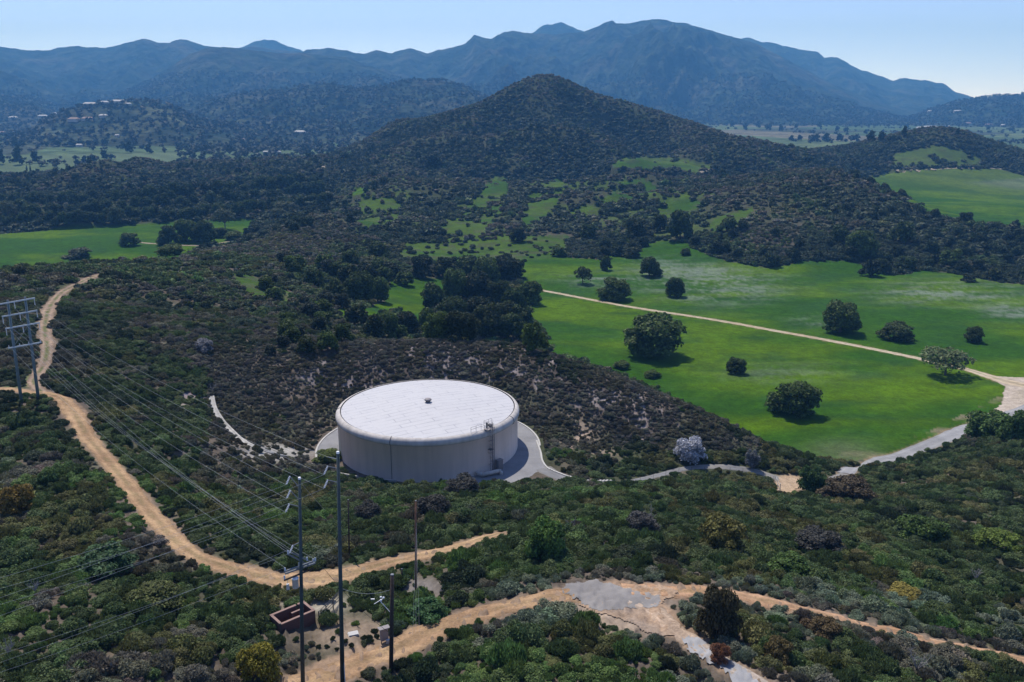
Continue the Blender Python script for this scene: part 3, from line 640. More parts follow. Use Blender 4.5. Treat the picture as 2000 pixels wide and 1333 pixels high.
def wallmat(name, c, streak=.10):
    m = bpy.data.materials.new(name); m.use_nodes = True; nt = m.node_tree; N = nt.nodes; L = nt.links; b = N['Principled BSDF']; b.inputs['Roughness'].default_value = .75; b.inputs['Specular IOR Level'].default_value=.2
    tc = N.new('ShaderNodeTexCoord'); mp = N.new('ShaderNodeMapping'); mp.inputs['Scale'].default_value = (1.2,1.2,.12); L.new(tc.outputs['Object'], mp.inputs[0])
    nz = N.new('ShaderNodeTexNoise'); nz.inputs['Scale'].default_value = .8; nz.inputs['Detail'].default_value = 6; L.new(mp.outputs[0], nz.inputs[0])
    r = N.new('ShaderNodeMapRange'); r.inputs[1].default_value=.3; r.inputs[2].default_value=.7; r.inputs[3].default_value=1-streak; r.inputs[4].default_value=1+streak*.4; L.new(nz.outputs[0], r.inputs[0])
    wv = N.new('ShaderNodeTexNoise'); wv.inputs['Scale'].default_value = .25; wv.inputs['Detail'].default_value = 4; L.new(tc.outputs['Object'], wv.inputs[0])
    r2 = N.new('ShaderNodeMapRange'); r2.inputs[3].default_value=.92; r2.inputs[4].default_value=1.06; L.new(wv.outputs[0], r2.inputs[0])
    mm = N.new('ShaderNodeMath'); mm.operation='MULTIPLY'; L.new(r.outputs[0], mm.inputs[0]); L.new(r2.outputs[0], mm.inputs[1])
    rgb = N.new('ShaderNodeRGB'); rgb.outputs[0].default_value=(*c,1); vm = N.new('ShaderNodeVectorMath'); vm.operation='SCALE'; L.new(rgb.outputs[0], vm.inputs[0]); L.new(mm.outputs[0], vm.inputs['Scale']); L.new(vm.outputs[0], b.inputs['Base Color'])
    return m
M['roof'] = brickroof(); M['tankwall'] = wallmat('tank_wall_paint', (.80,.68,.62)); M['rim'] = wallmat('tank_rim', (.52,.485,.45), .25)
M['dark'] = mat('dark_steel', (.05,.05,.055), .6, spec=.4); M['galv'] = mat('galvanised_steel', (.42,.44,.46), .5, .3, noise=(4,.12,3)); M['steel'] = mat('beige_steel', (.22,.20,.20), .6)
tank = tag(empty('water_tank', (TX, TY, TZ)), 'large round beige water tank with flat white roof on its paved pad', 'water tank')
MB().lathe([(19.75,-.6),(19.75,7.75),(19.9,7.8)], 160).build('wall', M['tankwall'], tank, True)
MB().lathe([(19.9,7.8),(20.08,7.95),(20.14,8.3),(20.05,8.75),(19.8,9.1),(19.45,9.3),(19.12,9.36)], 160).build('rim', M['rim'], tank, True)
MB().lathe([(18.9,9.16),(18.9,9.26),(12,9.55),(6,9.9),(2.5,10.15),(0,10.25)], 160).build('roof', M['roof'], tank)
MB().lathe([(18.88,9.14),(18.9,9.1),(19.03,9.1),(19.03,9.16)], 160).build('gutter_seam', M['dark'], tank)
v = MB().lathe([(.45,0),(.45,.4),(.75,.45),(.8,.65),(.7,.78),(0,.88)], 32, (0,0,10.2)).build('vent', M['pole_b'] if 'pole_b' in M else M['steel'], tank, True)
MB().lathe([(.47,.1),(.5,.12),(.5,.36),(.47,.38)], 32, (0,0,10.2)).build('louvre', M['dark'], v)
for ang in (-107, -176, -20, 60, 140):
    a = math.radians(ang); c, s = math.cos(a), math.sin(a)
    mb = MB(); prof = [(19.80,7.6),(20.10,7.9),(20.18,8.3),(20.09,8.77),(19.84,9.13),(19.47,9.34),(19.1,9.4)]
    if ang == -107: prof = [(19.79,.1)]+prof
    for p, q in zip(prof[:-1], prof[1:]): mb.tube((p[0]*c,p[0]*s,p[1]), (q[0]*c,q[0]*s,q[1]), .05, .05, 6)
    mb.build('rim_joint', M['dark'], tank)
def ladder():
    a = math.radians(-45.5); R0 = 20.3; rad = Vector((math.cos(a), math.sin(a), 0)); tg = Vector((-math.sin(a), math.cos(a), 0))
    l = MB()
    for s in (-.3, .3): l.tube(rad*R0+tg*s+Vector((0,0,.3)), rad*R0+tg*s+Vector((0,0,10.9)), .045, .045, 6)
    for i in range(34): z = .5+i*.3; l.tube(rad*R0-tg*.3+Vector((0,0,z)), rad*R0+tg*.3+Vector((0,0,z)), .02, .02, 4)
    lo = l.build('ladder', M['steel'], tank)
    c = MB(); ht = [2.6+.9*i for i in range(10)]
    for z in ht:
        pts = [rad*R0+tg*(-.36+0)+Vector((0,0,z))]+[rad*(R0+.36+.36*math.sin(t))+tg*(-.38*math.cos(t))+Vector((0,0,z)) for t in np.linspace(0, math.pi, 7)]+[rad*R0+tg*.36+Vector((0,0,z))]
        c.path(pts, .03, 4)
    for t in np.linspace(.2, math.pi-.2, 4): c.tube(rad*(R0+.36+.36*math.sin(t))+tg*(-.38*math.cos(t))+Vector((0,0,ht[0])), rad*(R0+.36+.36*math.sin(t))+tg*(-.38*math.cos(t))+Vector((0,0,ht[-1])), .02, .02, 4)
    c.build('safety_cage', M['steel'], lo)
    st = MB()
    for z in (1.6, 4.2, 6.8): 
        for s in (-.3,.3): MB().tube(rad*19.7+tg*s+Vector((0,0,z)), rad*R0+tg*s+Vector((0,0,z)), .035, .035, 5).build('bracket', M['steel'], lo)
    st.box(tuple(rad*20.15+Vector((0,0,5.0))), (.9,.9,.08), a); st.build('landing', M['dark'], lo)
    p = MB(); R1 = 20.0
    for s in (.75, 1.15): p.tube(rad*R1+tg*s+Vector((0,0,.2)), rad*R1+tg*s+Vector((0,0,10.2 if s < 1 else 9.6)), .06, .06, 8)
    p.tube(rad*R1+tg*.75+Vector((0,0,10.2)), rad*R1+tg*.75+Vector((0,0,11.3)), .03, .03, 6)
    p.build('conduit_pipe', M['steel'], tank)
    g = MB()
    def rail(pts, h=1.05):
        for q in pts: g.tube(q, q+Vector((0,0,h)), .035, .035, 5)
        for hh in (h, h*.55): g.path([q+Vector((0,0,hh)) for q in pts], .03, 5)
    e = 9.35
    rail([rad*18.6+tg*s+Vector((0,0,e)) for s in (-4.0,-2.6,-1.2)])
    rail([rad*r_+tg*(-1.2)+Vector((0,0,e)) for r_ in (18.6,19.6,20.3)]); rail([rad*r_+tg*.5+Vector((0,0,e)) for r_ in (17.6,18.8,20.3)]); rail([rad*17.6+tg*s+Vector((0,0,e)) for s in (.5,1.8,2.6)]); rail([rad*20.5+tg*s+Vector((0,0,e)) for s in (-1.2,-.45)])
    g.box(tuple(rad*19.9+tg*(-.35)+Vector((0,0,9.5))), (1.2,1.6,.07), a)
    g.build('guardrail', M['steel'], tank)
    sh = MB(); sh.box(tuple(rad*19.0+tg*.0+Vector((0,0,9.9))), (.25,.25,1.2), a).box(tuple(rad*18.9+tg*1.0+Vector((0,0,9.65))), (.7,.5,.5), a); sh.build('roof_hatch', M['dark'], tank)
    cb = MB(); cb.box(tuple(rad*20.6+tg*2.0+Vector((0,0,1.1))), (.9,1.3,2.2), a); cb.box(tuple(rad*20.6+tg*2.0+Vector((0,0,2.24))), (1.0,1.4,.08), a); cb.build('control_cabinet', M['steel'], tank)
    # big overflow pipe lying along the foot of the wall
    b0 = rad*21.3-tg*3.4+Vector((0,0,.75)); b1 = rad*22.3+tg*.6+Vector((0,0,.75))
    pp = MB(); pp.path([rad*19.8-tg*3.6+Vector((0,0,.75)), b0, b1-(b1-b0).normalized()*.4, b1+Vector((0,0,-.15))+rad*.2, b1+Vector((0,0,-.8))+rad*.3], .42, 14)
    pp.build('overflow_pipe', M['rim'], tank, True)
ladder()

# ------------------------------------------------------------------ poles and power lines
M['pole_b'] = mat('blue_grey_pole', (.032,.05,.058), .7, noise=[(.5,.25,4),(8,.15,3)]); M['pole_w'] = mat('weathered_wood', (.045,.033,.028), .9, noise=[(3,.3,4)])
M['pole_r'] = mat('rusty_pole', (.13,.07,.045), .9, noise=(2,.3,4)); M['arm'] = mat('weathered_crossarm', (.15,.165,.185), .7, noise=(3,.15,3)); M['pylon'] = mat('pylon_pole', (.10,.145,.165), .6, noise=(1,.2,3)); M['pylon_arm'] = mat('pylon_arm', (.36,.42,.46), .5); M['white'] = mat('white_paint', (.75,.76,.78), .4)
M['ins'] = mat('white_insulator', (.40,.44,.50), .25, spec=.6); M['wire'] = mat('aluminium_wire', (.34,.36,.38), .6, .0); M['cable'] = mat('black_cable', (.03,.03,.03), .6)
def solve(px, py, Yd): return Vector(at_d(px, py, Yd))
def foot(px, py): x, y = hit(px, py, 40); return Vector((x, y, hz(x, y)))
ANCH = {}
def h_frame():
    a = foot(42, 786); b = foot(75, 780); ta = solve(15, 588, a.y); tb = solve(49, 582, b.y)
    t = tag(empty('transmission_pylon', (a+b)/2), 'two legged grey pylon with four crossarms beside the ridge track on the left', 'power pylon'); o = t.location
    for q, w in ((a, ta), (b, tb)):
        p = MB().tube(q-Vector((0,0,1.2))-o, w-o, .30, .19, 12).build('pole', M['pylon'], t, True); MB().tube(w-o, w-o+Vector((0,0,.15)), .20, .16, 10).build('cap', M['arm'], p)
        MB().tube(q-Vector((0,0,1.0))-o, q+Vector((0,0,.5))-o, .42, .40, 12).build('footing', M['dark'], t)
    da, db = (ta-a), (tb-b)
    for i, (fr, l0, l1) in enumerate(((.985,-.85,1.55),(.865,-.45,1.6),(.745,-.35,1.65),(.555,-.35,1.6))):
        p, q = a+da*fr, b+db*fr; d = q-p; off = Vector((d.y,-d.x,0)).normalized()*.34
        e0, e1 = p+d*l0*1.0, p+d*l1; e0 += off; e1 += off
        L_ = (e1-e0).length; rot = (e1-e0).to_track_quat('X','Z').to_matrix().to_4x4()
        m_ = MB(); m_.box(tuple((e0+e1)/2-o), (L_,.16,.24), rot=rot); c = m_.build('crossarm', M['pylon_arm'], t)
        for f in (0.02, .5, .98) if i < 3 else (0.03,.35,.62,.97):
            s = e0+(e1-e0)*f; z = MB()
            if i < 3:
                for k in range(6): z.tube(s-o-Vector((0,0,.15+.2*k)), s-o-Vector((0,0,.25+.2*k)), .10, .07, 8)
                z.tube(s-o, s-o-Vector((0,0,1.3)), .03, .03, 6)
            else:
                z.tube(s-o, s-o+Vector((0,0,.5)), .08, .05, 8)
            z.build('insulator', M['ins'], t)
            ANCH[('H', i, round(f, 2))] = s+Vector((0,0,-1.3 if i < 3 else .5))
    p0, p1 = a+da*.74, b+db*.74; q0, q1 = a+da*.56, b+db*.56; MB().tube(p0-o, q1-o, .05,.05,6).tube(p1-o, q0-o, .05,.05,6).build('cross_brace', M['arm'], t)
h_frame()
def line_arm(mb, s, e): return
def tall_poles():
    fa = Vector(at_z(668.5, 1350, -50.3)); fa.z = hz(fa.x, fa.y); ta = solve(660, 886, fa.y)
    A_ = tag(empty('utility_pole', fa), 'tallest dark blue grey utility pole standing in the lower dirt road', 'utility pole', 'tall utility poles carrying the lines'); o = fa
    MB().tube((0,0,-1.5), ta-o, .215, .13, 14).build('pole', M['pole_b'], A_, True); MB().tube(ta-o, ta-o+Vector((0,0,.18)), .14, .12, 12).build('cap', M['white'], A_)
    MB().tube((.30,-.05,-.2), Vector((.27,-.05,9.2)), .05, .05, 8).build('conduit', M['white'], A_)
    axis = (ta-o).normalized(); L_ = (ta-o).length
    st = MB()
    for k in range(44):
        z = 3+k*.42; c = axis*z; MB().tube(c+Vector((.15*(1 if k % 2 else -1),-.1,0)), c+Vector((.38*(1 if k % 2 else -1),-.1,0)), .012, .012, 4).build('step', M['dark'], A_)
    for i, y in enumerate((917, 944)):
        c = solve(661, y-1, fa.y)-o; e = solve(640, y-22 if False else y-6, fa.y-.3)-o
        b = MB().tube(c, e, .05, .04, 8).build('bracket_arm', M['arm'], A_); iz = MB(); e2 = e+Vector((-.35,0,-.75))
        for k in range(6): f = k/6; iz.tube(e+(e2-e)*f, e+(e2-e)*(f+.1), .085, .05, 8)
        iz.tube(e, e2, .025, .025, 5); iz.build('insulator', M['ins'], b); ANCH[('A', i)] = o+e2; ANCH[('At', i)] = o+e
    e = solve(640, 893, fa.y+1)-o; MB().tube(solve(658,897,fa.y)-o, e, .05, .04, 6).build('bracket_arm', M['arm'], A_); ANCH[('A', 2)] = o+e
    fb = Vector(at_z(590.5, 1346, -50.3)); fb.z = hz(fb.x, fb.y); tb = solve(585, 936, fb.y)
    B_ = tag(empty('utility_pole', fb), 'utility pole with white transformer and crossarms beside the red block enclosure', 'utility pole', 'tall utility poles carrying the lines'); o = fb
    MB().tube((0,0,-1.5), tb-o, .20, .12, 14).build('pole', M['pole_b'], B_, True); MB().tube(tb-o, tb-o+Vector((0,0,.15)), .13, .11, 12).build('cap', M['white'], B_)
    for i, (y, x2, y2) in enumerate(((953, 566, 931),(978, 567, 958),(990, 565, 985),(1060, 572, 1066))):
        c = solve(585, y, fb.y)-o; e = solve(x2, y2, fb.y-.3)-o
        b = MB().tube(c, e, .045, .04, 8).build('bracket_arm', M['arm'], B_); e2 = e+Vector((-.35,0,-.75)); iz = MB()
        for k in range(6): f = k/6; iz.tube(e+(e2-e)*f, e+(e2-e)*(f+.1), .085, .05, 8)
        iz.tube(e, e2, .025, .025, 5); iz.build('insulator', M['ins'], b); ANCH[('B', i)] = o+e2
    # three crossarm levels lower down: double arms running away from the camera and one across
    def arm(p, q, w=.10, name='crossarm', mm='arm'):
        d = (q-p); return MB().box(tuple((p+q)/2), (d.length, w, w*1.3), rot=d.to_track_quat('X','Z').to_matrix().to_4x4()).build(name, M[mm], B_)
    y0 = fb.y
    k1 = arm(solve(563,1083,y0-.3)-o, solve(605,1105,y0+1.6)-o); k2 = arm(solve(570,1080,y0-.0)-o, solve(612,1100,y0+1.9)-o)
    k3 = arm(solve(555,1117,y0-1.3)-o, solve(611,1097,y0+1.1)-o); k4 = arm(solve(557,1121,y0-1.0)-o, solve(616,1100,y0+1.4)-o)
    k5 = arm(solve(555,1134,y0-1.2)-o, solve(611,1111,y0+1.0)-o, mm='pole_w')
    for i, (x, y, yy) in enumerate(((563,1083,-.3),(605,1105,1.6),(612,1099,1.8),(557,1117,-1.2),(585,1106,0.3),(616,1097,1.4),(600,1096,1.0),(556,1132,-1.2))):
        e = solve(x, y, y0+yy)-o; z = MB()
        for k in range(3): z.tube(e+Vector((0,0,.05+.12*k)), e+Vector((0,0,.13+.12*k)), .09, .05, 8)
        z.build('insulator', M['ins'], B_); ANCH[('C', i)] = o+e+Vector((0,0,.4))
    ctr = solve(577,1139,y0-.45)-o; tr = MB(); tr.lathe([(0,-.45),(.25,-.45),(.27,-.4),(.27,.38),(.29,.4),(.29,.44),(.15,.5),(0,.5)], 20, tuple(ctr)).build('transformer', M['galv'], B_, True)
    MB().lathe([(.3,.44),(.28,.5),(0,.56)], 20, tuple(ctr)).build('transformer_lid', M['white'], B_)
    c2 = solve(562,1141,y0-1.0)-o; MB().tube(c2, c2-Vector((0,0,.5)), .11, .14, 10).tube(c2, c2+Vector((0,0,.4)), .02, .02, 5).build('arrester', M['galv'], B_)
    return
tall_poles()
def post(name, top, base, r0, r1, m, label, cat='utility pole', grp=None, bands=True):
    f = foot(*base) if not isinstance(base, Vector) else base; t = solve(*top, f.y)
    e = tag(empty(name, f), label, cat, grp); MB().tube((0,0,-.8), t-f, r0, r1, 12).build('pole', M[m], e, True); MB().tube(t-f, t-f+Vector((0,0,.06)), r1*1.02, r1*.9, 12).build('cap', M['arm'], e)
    return e, f, t
eC, fC, tC = post('utility_pole', (766,1123), (763,1312), .20, .17, 'pole_w', 'short blackened wooden pole beside the grey cabinets at the lower road')
# lamp bracket reaching left from the short pole
q0 = solve(762,1196,fC.y)-fC; q1 = solve(743,1175,fC.y+.3)-fC; br = MB().tube(q0, q1, .035, .035, 6).build('bracket_arm', M['white'], eC)
MB().tube(solve(731,1180,fC.y-.2)-fC, solve(747,1170,fC.y+.9)-fC, .03, .03, 6).build('cross_rail', M['white'], br)
for x, y in ((744,1167),(749,1168),(744,1173)): c = solve(x,y,fC.y+.5)-fC; MB().lathe([(0,.1),(.09,.06),(.1,-.04),(0,-.1)], 12, tuple(c)).build('lamp_head', M['white'], br, True)
c = solve(728,1171,fC.y+.6)-fC; MB().box(tuple(c), (.35,.12,.1)).build('sensor_box', M['galv'], br)
eD, fD, tD = post('utility_pole', (680,977), (682,1090), .11, .09, 'pole_w', 'thin dark wooden pole on the far edge of the upper dirt road', grp=None)
eE, fE, tE = post('utility_pole', (812,979), (812,1168), .14, .10, 'pole_r', 'rusty brown leaning pole above the bright grassy clump')
for k in range(6): c = (tE-fE)*(.72-.1*k*.9); MB().tube(c+Vector((-.3,0,0)), c+Vector((.3,0,0)), .012, .012, 4).build('step', M['dark'], eE)
eF, fF, tF = post('fence_post', (785,1112), (785,1140), .09, .09, 'pole_w', 'short dark wooden post between the upper road and the rusty pole', 'post')

def wire(label, a, b, sag, grp, r=.009, m='wire', n=28, cat='power line', name='power_line'):
    a = Vector(a); b = Vector(b); mid = (a+b)/2; pts = []
    for i in range(n+1):
        t = i/n; p = a.lerp(b, t); p.z -= sag*4*t*(1-t); pts.append(p-mid)
    cu = MB(); cu.path(pts, r, 4); o = cu.build(name, M[m], None); o.location = mid; tag(o, label, cat, grp)
def far_pt(px, py, Yd): return Vector(at_d(px, py, Yd))
H_ = ANCH
gA_ = 'lines from the pylon to the tall pole'; gB_ = 'lines from the pylon to the transformer pole'; gC_ = 'lines running off to the lower left'
for i, (k, t, w) in enumerate(((('H',0,.98),('A',2),'highest'),(('H',1,.98),('A',0),'second'),(('H',2,.98),('A',1),'third'))):
    wire(f'pale wire from the pylon\'s right arm ends to the tallest pole, {w} of its three', H_[k], H_[t], 1.6, gA_)
for i, (k, t, w) in enumerate(((('H',0,.5),('B',0),'highest'),(('H',1,.5),('B',1),'second'),(('H',2,.5),('B',2),'third'),(('H',1,.02),('B',3),'fourth'))):
    wire(f'pale wire from the pylon down to the transformer pole\'s bracket arms, {w} of the four', H_[k], H_[t], 1.8, gB_)
for i, (k, t, w) in enumerate((((3,.97),0,'highest'),((3,.62),1,'second'),((3,.35),2,'third'),((3,.03),3,'lowest'))):
    wire(f'pale wire from the pylon\'s lowest arm to the transformer pole\'s crossarms, {w} of the four', H_[('H',)+k], H_[('C',t)], 2.2, gB_)
LFT = [(('B',0),(0,1118),'highest'),(('B',1),(0,1139),'second'),(('A',0),(0,1157),'third'),(('B',2),(0,1170),'fourth'),(('A',1),(0,1192),'fifth'),(('B',3),(0,1268),'sixth'),(('C',0),(0,1284),'seventh'),(('C',3),(0,1303),'lowest')]
for k, (x, y), w in LFT:
    a = H_[k]; ax, ay = proj(a.x, a.y, a.z); e = 1.6; bx, by = ax+(x-ax)*e, ay+(y-ay)*e
    wire(f'pale wire crossing the brush at lower left, {w} where it leaves the frame', a, far_pt(bx, by, 52), .5, gC_, .008)
wire('dark cable from the transformer pole\'s crossarm down to the lower road verge', H_[('C',5)], solve(782,1250,fC.y+1.5), .8, None, .016, 'cable', cat='cable', name='service_cable')
wire('thin guy wire slanting right from the transformer pole\'s top', solve(587,943,fC.y-1), solve(634,996,fC.y+6), .05, None, .015, cat='guy wire', name='guy_wire')
for i, (x, y, w) in enumerate(((806,1243,'left'),(812,1240,'middle'),(819,1236,'right'))):
    wire(f'thin guy wire from the rusty pole to the roadside, the {w} one of three', tE-Vector((0,0,2.5+i*.8)), foot(x, y), .1, 'guy wires of the rusty pole', .006, cat='guy wire', name='guy_wire')
wire('thin wire from the tall pole to the short wooden pole', solve(668,1150,69), tC-Vector((0,0,1.4)), .5, None, .015, cat='cable', name='service_cable')

# ------------------------------------------------------------------ block enclosure, pipe fence, cabinets, slab, gate
M['block'] = None
def blockmat():
    m = bpy.data.materials.new('red_block'); m.use_nodes = True; nt = m.node_tree; N = nt.nodes; L = nt.links; b = N['Principled BSDF']; b.inputs['Roughness'].default_value = .9
    tc = N.new('ShaderNodeTexCoord'); sx = N.new('ShaderNodeSeparateXYZ'); L.new(tc.outputs['Object'], sx.inputs[0]); ad = N.new('ShaderNodeMath'); L.new(sx.outputs[0], ad.inputs[0]); L.new(sx.outputs[1], ad.inputs[1])
    cb = N.new('ShaderNodeCombineXYZ'); L.new(ad.outputs[0], cb.inputs[0]); L.new(sx.outputs[2], cb.inputs[1])
    br = N.new('ShaderNodeTexBrick'); br.inputs['Scale'].default_value = 1; br.inputs['Brick Width'].default_value = .4; br.inputs['Row Height'].default_value = .2; br.inputs['Mortar Size'].default_value = .012
    br.inputs['Color1'].default_value = (.13,.06,.05,1); br.inputs['Color2'].default_value = (.10,.048,.04,1); br.inputs['Mortar'].default_value = (.12,.08,.07,1); L.new(cb.outputs[0], br.inputs['Vector']); L.new(br.outputs[0], b.inputs['Base Color'])
    return m
M['block'] = blockmat(); M['cap'] = mat('block_cap', (.26,.17,.14), .9, noise=(3,.15,3))
def enclosure():
    zc = hz(*hit(590,1225,60))+.05
    P = [Vector(at_z(x, y, zc)) for x, y in ((550,1246),(617,1217),(596,1190),(530,1214))]
    # rectangle fitted to near edge
    p0, p1 = P[0], P[1]; ux = (p1-p0); W_ = ux.length; ux.normalize(); uy = Vector((-ux.y, ux.x, 0)); Dp = 2.3; Hh = 1.42
    e = tag(empty('block_enclosure', (p0.x, p0.y, zc), math.atan2(ux.y, ux.x)), 'open topped red block enclosure beside the yard between the two dirt roads', 'block enclosure')
    th = .22
    def wall(x0, y0, x1, y1, h=Hh, nm='wall'):
        w = MB().box(((x0+x1)/2, (y0+y1)/2, (h-.4)/2), (x1-x0, y1-y0, h+.4)).build(nm, M['block'], e)
        MB().box(((x0+x1)/2, (y0+y1)/2, h+.035), (x1-x0+.05, y1-y0+.05, .07)).build('cap', M['cap'], w)
    wall(0, 0, W_, th); wall(0, th+.003, th, Dp-th-.003); wall(W_-th, th+.003, W_, Dp-th-.003); wall(0, Dp-th, W_*.74, Dp, Hh); wall(W_*.5, Dp*.55, W_*.5+1.3, Dp*.55+.16, Hh*.9, 'inner_wall')
    wall(W_*.80, Dp-th, W_, Dp, Hh)
    MB().box((-.06,-.06,Hh/2),(.14,.14,Hh+.5)).build('corner_post', M['dark'], e)
    # ranch pipe fence going right/away
    a = p1+Vector((.3,.2,0)); b = foot(664, 1178)
    f = tag(empty('pipe_fence', a), 'black pipe rail fence between the block enclosure and the tall pole', 'fence'); n_ = 4
    for i in range(n_):
        q = a.lerp(b, i/(n_-1)); q.z = hz(q.x, q.y); MB().tube(q-a-Vector((0,0,.4)), q-a+Vector((0,0,1.5)), .06, .06, 8).build('post', M['dark'], f)
    for h in (.45,.8,1.12,1.42):
        qa = a+Vector((0,0,h+hz(a.x,a.y)-a.z)); qb = b+Vector((0,0,h)); MB().tube(qa-a, qb-a, .035, .035, 6).build('rail', M['dark'], f)
enclosure()
def small_stuff():
    f = foot(751, 1256); e = tag(empty('electrical_cabinet', f, .5), 'grey electrical cabinet on posts behind the short blackened pole', 'electrical cabinet')
    MB().box((0,0,.95),(.75,.35,1.2)).build('cabinet_body', M['steel'], e); MB().box((0,0,1.68),(1.1,.6,.07)).build('rain_cover', M['steel'], e)
    for s in (-.3,.3): MB().box((s,0,.15),(.07,.07,.9)).build('leg', M['dark'], e)
    f = foot(758, 1259); e = tag(empty('meter_box', f, .5), 'small grey meter box at the foot of the short blackened pole', 'meter box')
    MB().box((0,0,.35),(.35,.25,.35)).build('box', M['galv'], e); MB().tube((0,0,-.2),(0,0,.2),.04,.04,6).build('stand', M['galv'], e)
    f = foot(690, 1239); e = empty('concrete_cover', f, .35); tag(e, 'small pale concrete vault cover lying in the bare yard', 'vault cover'); MB().box((0,0,.06),(.95,.65,.14)).build('slab', M['concrete'], e); MB().box((0,0,-.05),(1.05,.75,.15)).build('collar', M['pale'], e)
    # gate at the access road
    g0, g1_ = foot(1513, 945), foot(1523, 962); 
    e = tag(empty('metal_gate', g0), 'chain link gate across the access road beside the tan gravel patch', 'gate')
    for q in (g0, g1_): MB().tube(q-g0-Vector((0,0,.4)), q-g0+Vector((0,0,2.0)), .07, .07, 8).build('post', M['galv'], e)
    fr = MB(); d = g1_-g0
    for h in (.15, 1.0, 1.8): fr.tube(d*.02+Vector((0,0,h)), d*.98+Vector((0,0,h)), .035, .035, 6)
    for s in (.03,.5,.97): fr.tube(d*s+Vector((0,0,.15)), d*s+Vector((0,0,1.8)), .03, .03, 6)
    fr.build('frame', M['galv'], e)
    # fence posts and strands along the access road
    pts = [foot(x, y) for x, y in ((1060,948),(1100,955),(1150,953),(1200,951),(1250,947),(1300,935),(1350,928),(1400,928),(1450,930),(1490,938),(1510,946))]
    e = tag(empty('wire_fence', pts[0]), 'thin wire fence along the near side of the access road', 'fence')
    dense = []
    for p, q in zip(pts[:-1], pts[1:]):
        k = max(1, int((q-p).length/3)); dense += [p.lerp(q, i/k) for i in range(k)]
    dense.append(pts[-1]); 
    for q in dense: q.z = hz(q.x, q.y); MB().tube(q-pts[0]-Vector((0,0,.3)), q-pts[0]+Vector((0,0,1.9)), .03, .03, 6).build('post', M['dark'], e)
    for h in (.2,.75,1.3,1.85): MB().path([q-pts[0]+Vector((0,0,h)) for q in dense], .008, 4).build('strand', M['dark'], e)
    pts = [foot(x, y) for x, y in ((660,938),(700,958),(745,968),(800,975),(850,980),(905,982),(960,975)) ]
    e = tag(empty('wire_fence', pts[0]), 'thin wire fence in the brush just in front of the tank', 'fence'); dense = []
    for p, q in zip(pts[:-1], pts[1:]):
        k = max(1, int((q-p).length/2.8)); dense += [p.lerp(q, i/k) for i in range(k)]
    for q in dense: q.z = hz(q.x, q.y); MB().tube(q-pts[0]-Vector((0,0,.3)), q-pts[0]+Vector((0,0,2.1)), .03, .03, 6).build('post', M['dark'], e)
    for h in (.6,1.3,2.05): MB().path([q-pts[0]+Vector((0,0,h)) for q in dense], .008, 4).build('strand', M['dark'], e)
    for (a, b, w) in (((726,941),(774,944),'longer pale kerb in the brush below the tank wall'),((640,925),(700,936),'low pale kerb beside the tall pole, left of the tank wall')):
        p, q = foot(*a), foot(*b); d = q-p; p.z += .15; q.z += .15
        o = MB().box((0,0,.1), (d.length,.3,.4), rot=d.to_track_quat('X','Z').to_matrix().to_4x4()).build('concrete_kerb', M['pale']); o.location = (p+q)/2+Vector((0,0,.2)); tag(o, w, 'kerb')
small_stuff()
# ------------------------------------------------------------------ plants
def ico(sub):
    b = bmesh.new(); bmesh.ops.create_icosphere(b, subdivisions=sub, radius=1); V = np.array([v.co[:] for v in b.verts]); F = np.array([[v.index for v in f.verts] for f in b.faces]); b.free(); return V, F
ICO = {1: ico(1), 2: ico(2)}
def plant_mesh(name, lobes, nleaf, leaf, seed, up=0., core=.68, elong=1.5, cores=True, flat=.0, coresub=1, wisp=0, norm=False):
    r = np.random.default_rng(seed); lobes = np.array(lobes, float); c = lobes[:, :3]; rad = lobes[:, 3:6]
    ar = (rad[:,0]*rad[:,1]+rad[:,0]*rad[:,2]); li = r.choice(len(lobes), nleaf*2, p=ar/ar.sum())
    d = r.normal(size=(nleaf*2, 3)); d[:,2] = np.where(d[:,2] < -.3, -d[:,2], d[:,2]); d /= np.linalg.norm(d, axis=1)[:,None]
    k = 1.14-.48*r.random(nleaf*2); P = c[li]+d*rad[li]*k[:,None]
    keep = np.ones(len(P), bool)
    for q in range(len(lobes)):
        e = np.linalg.norm((P-c[q])/rad[q], axis=1); keep &= ~((e < .70) & (li != q))
    keep &= P[:,2] > .0
    P, d = P[keep][:nleaf], d[keep][:nleaf]; m_ = len(P)
    nrm = d*.8+r.normal(size=(m_,3))*.55; nrm[:,2] += .25; nrm /= np.linalg.norm(nrm, axis=1)[:,None]
    t = np.cross(nrm, r.normal(size=(m_,3))); 
    if up: t = t*(1-up)+np.array([0,0,1])*up+d*.3*up
    t /= np.linalg.norm(t, axis=1)[:,None]+1e-9; bt = np.cross(nrm, t); bt /= np.linalg.norm(bt, axis=1)[:,None]+1e-9
    s = leaf*(.55+.9*r.random(m_))[:,None]
    q = np.stack([P-t*s*elong*.5, P+bt*s*.5-t*s*.1, P+t*s*elong*.6, P-bt*s*.45+t*s*.12], 1)
    V = q.reshape(-1,3); F = np.arange(m_*4).reshape(-1,4); F = np.concatenate([F[:,[0,1,2]], F[:,[0,2,3]]], 0)
    lv = np.repeat((.42+.75*r.random(m_)+.75*r.random(m_)**6), 4)
    if cores:
        IV, IF = ICO[coresub]
        for l in lobes:
            base = len(V); w = IV*l[3:6]*core*(1+.12*r.normal(size=(len(IV),1)))+l[:3]; V = np.concatenate([V, w]); F = np.concatenate([F, IF+base]); lv = np.r_[lv, np.full(len(w), .72)]
    if norm:
        rr = np.quantile(np.hypot(V[:,0], V[:,1]), .97); V = V/np.array([rr, rr, np.quantile(V[:,2], .99)])
    return mesh_np(name, V, F, M['leaf'], {'lv': ('FLOAT','POINT', lv)})
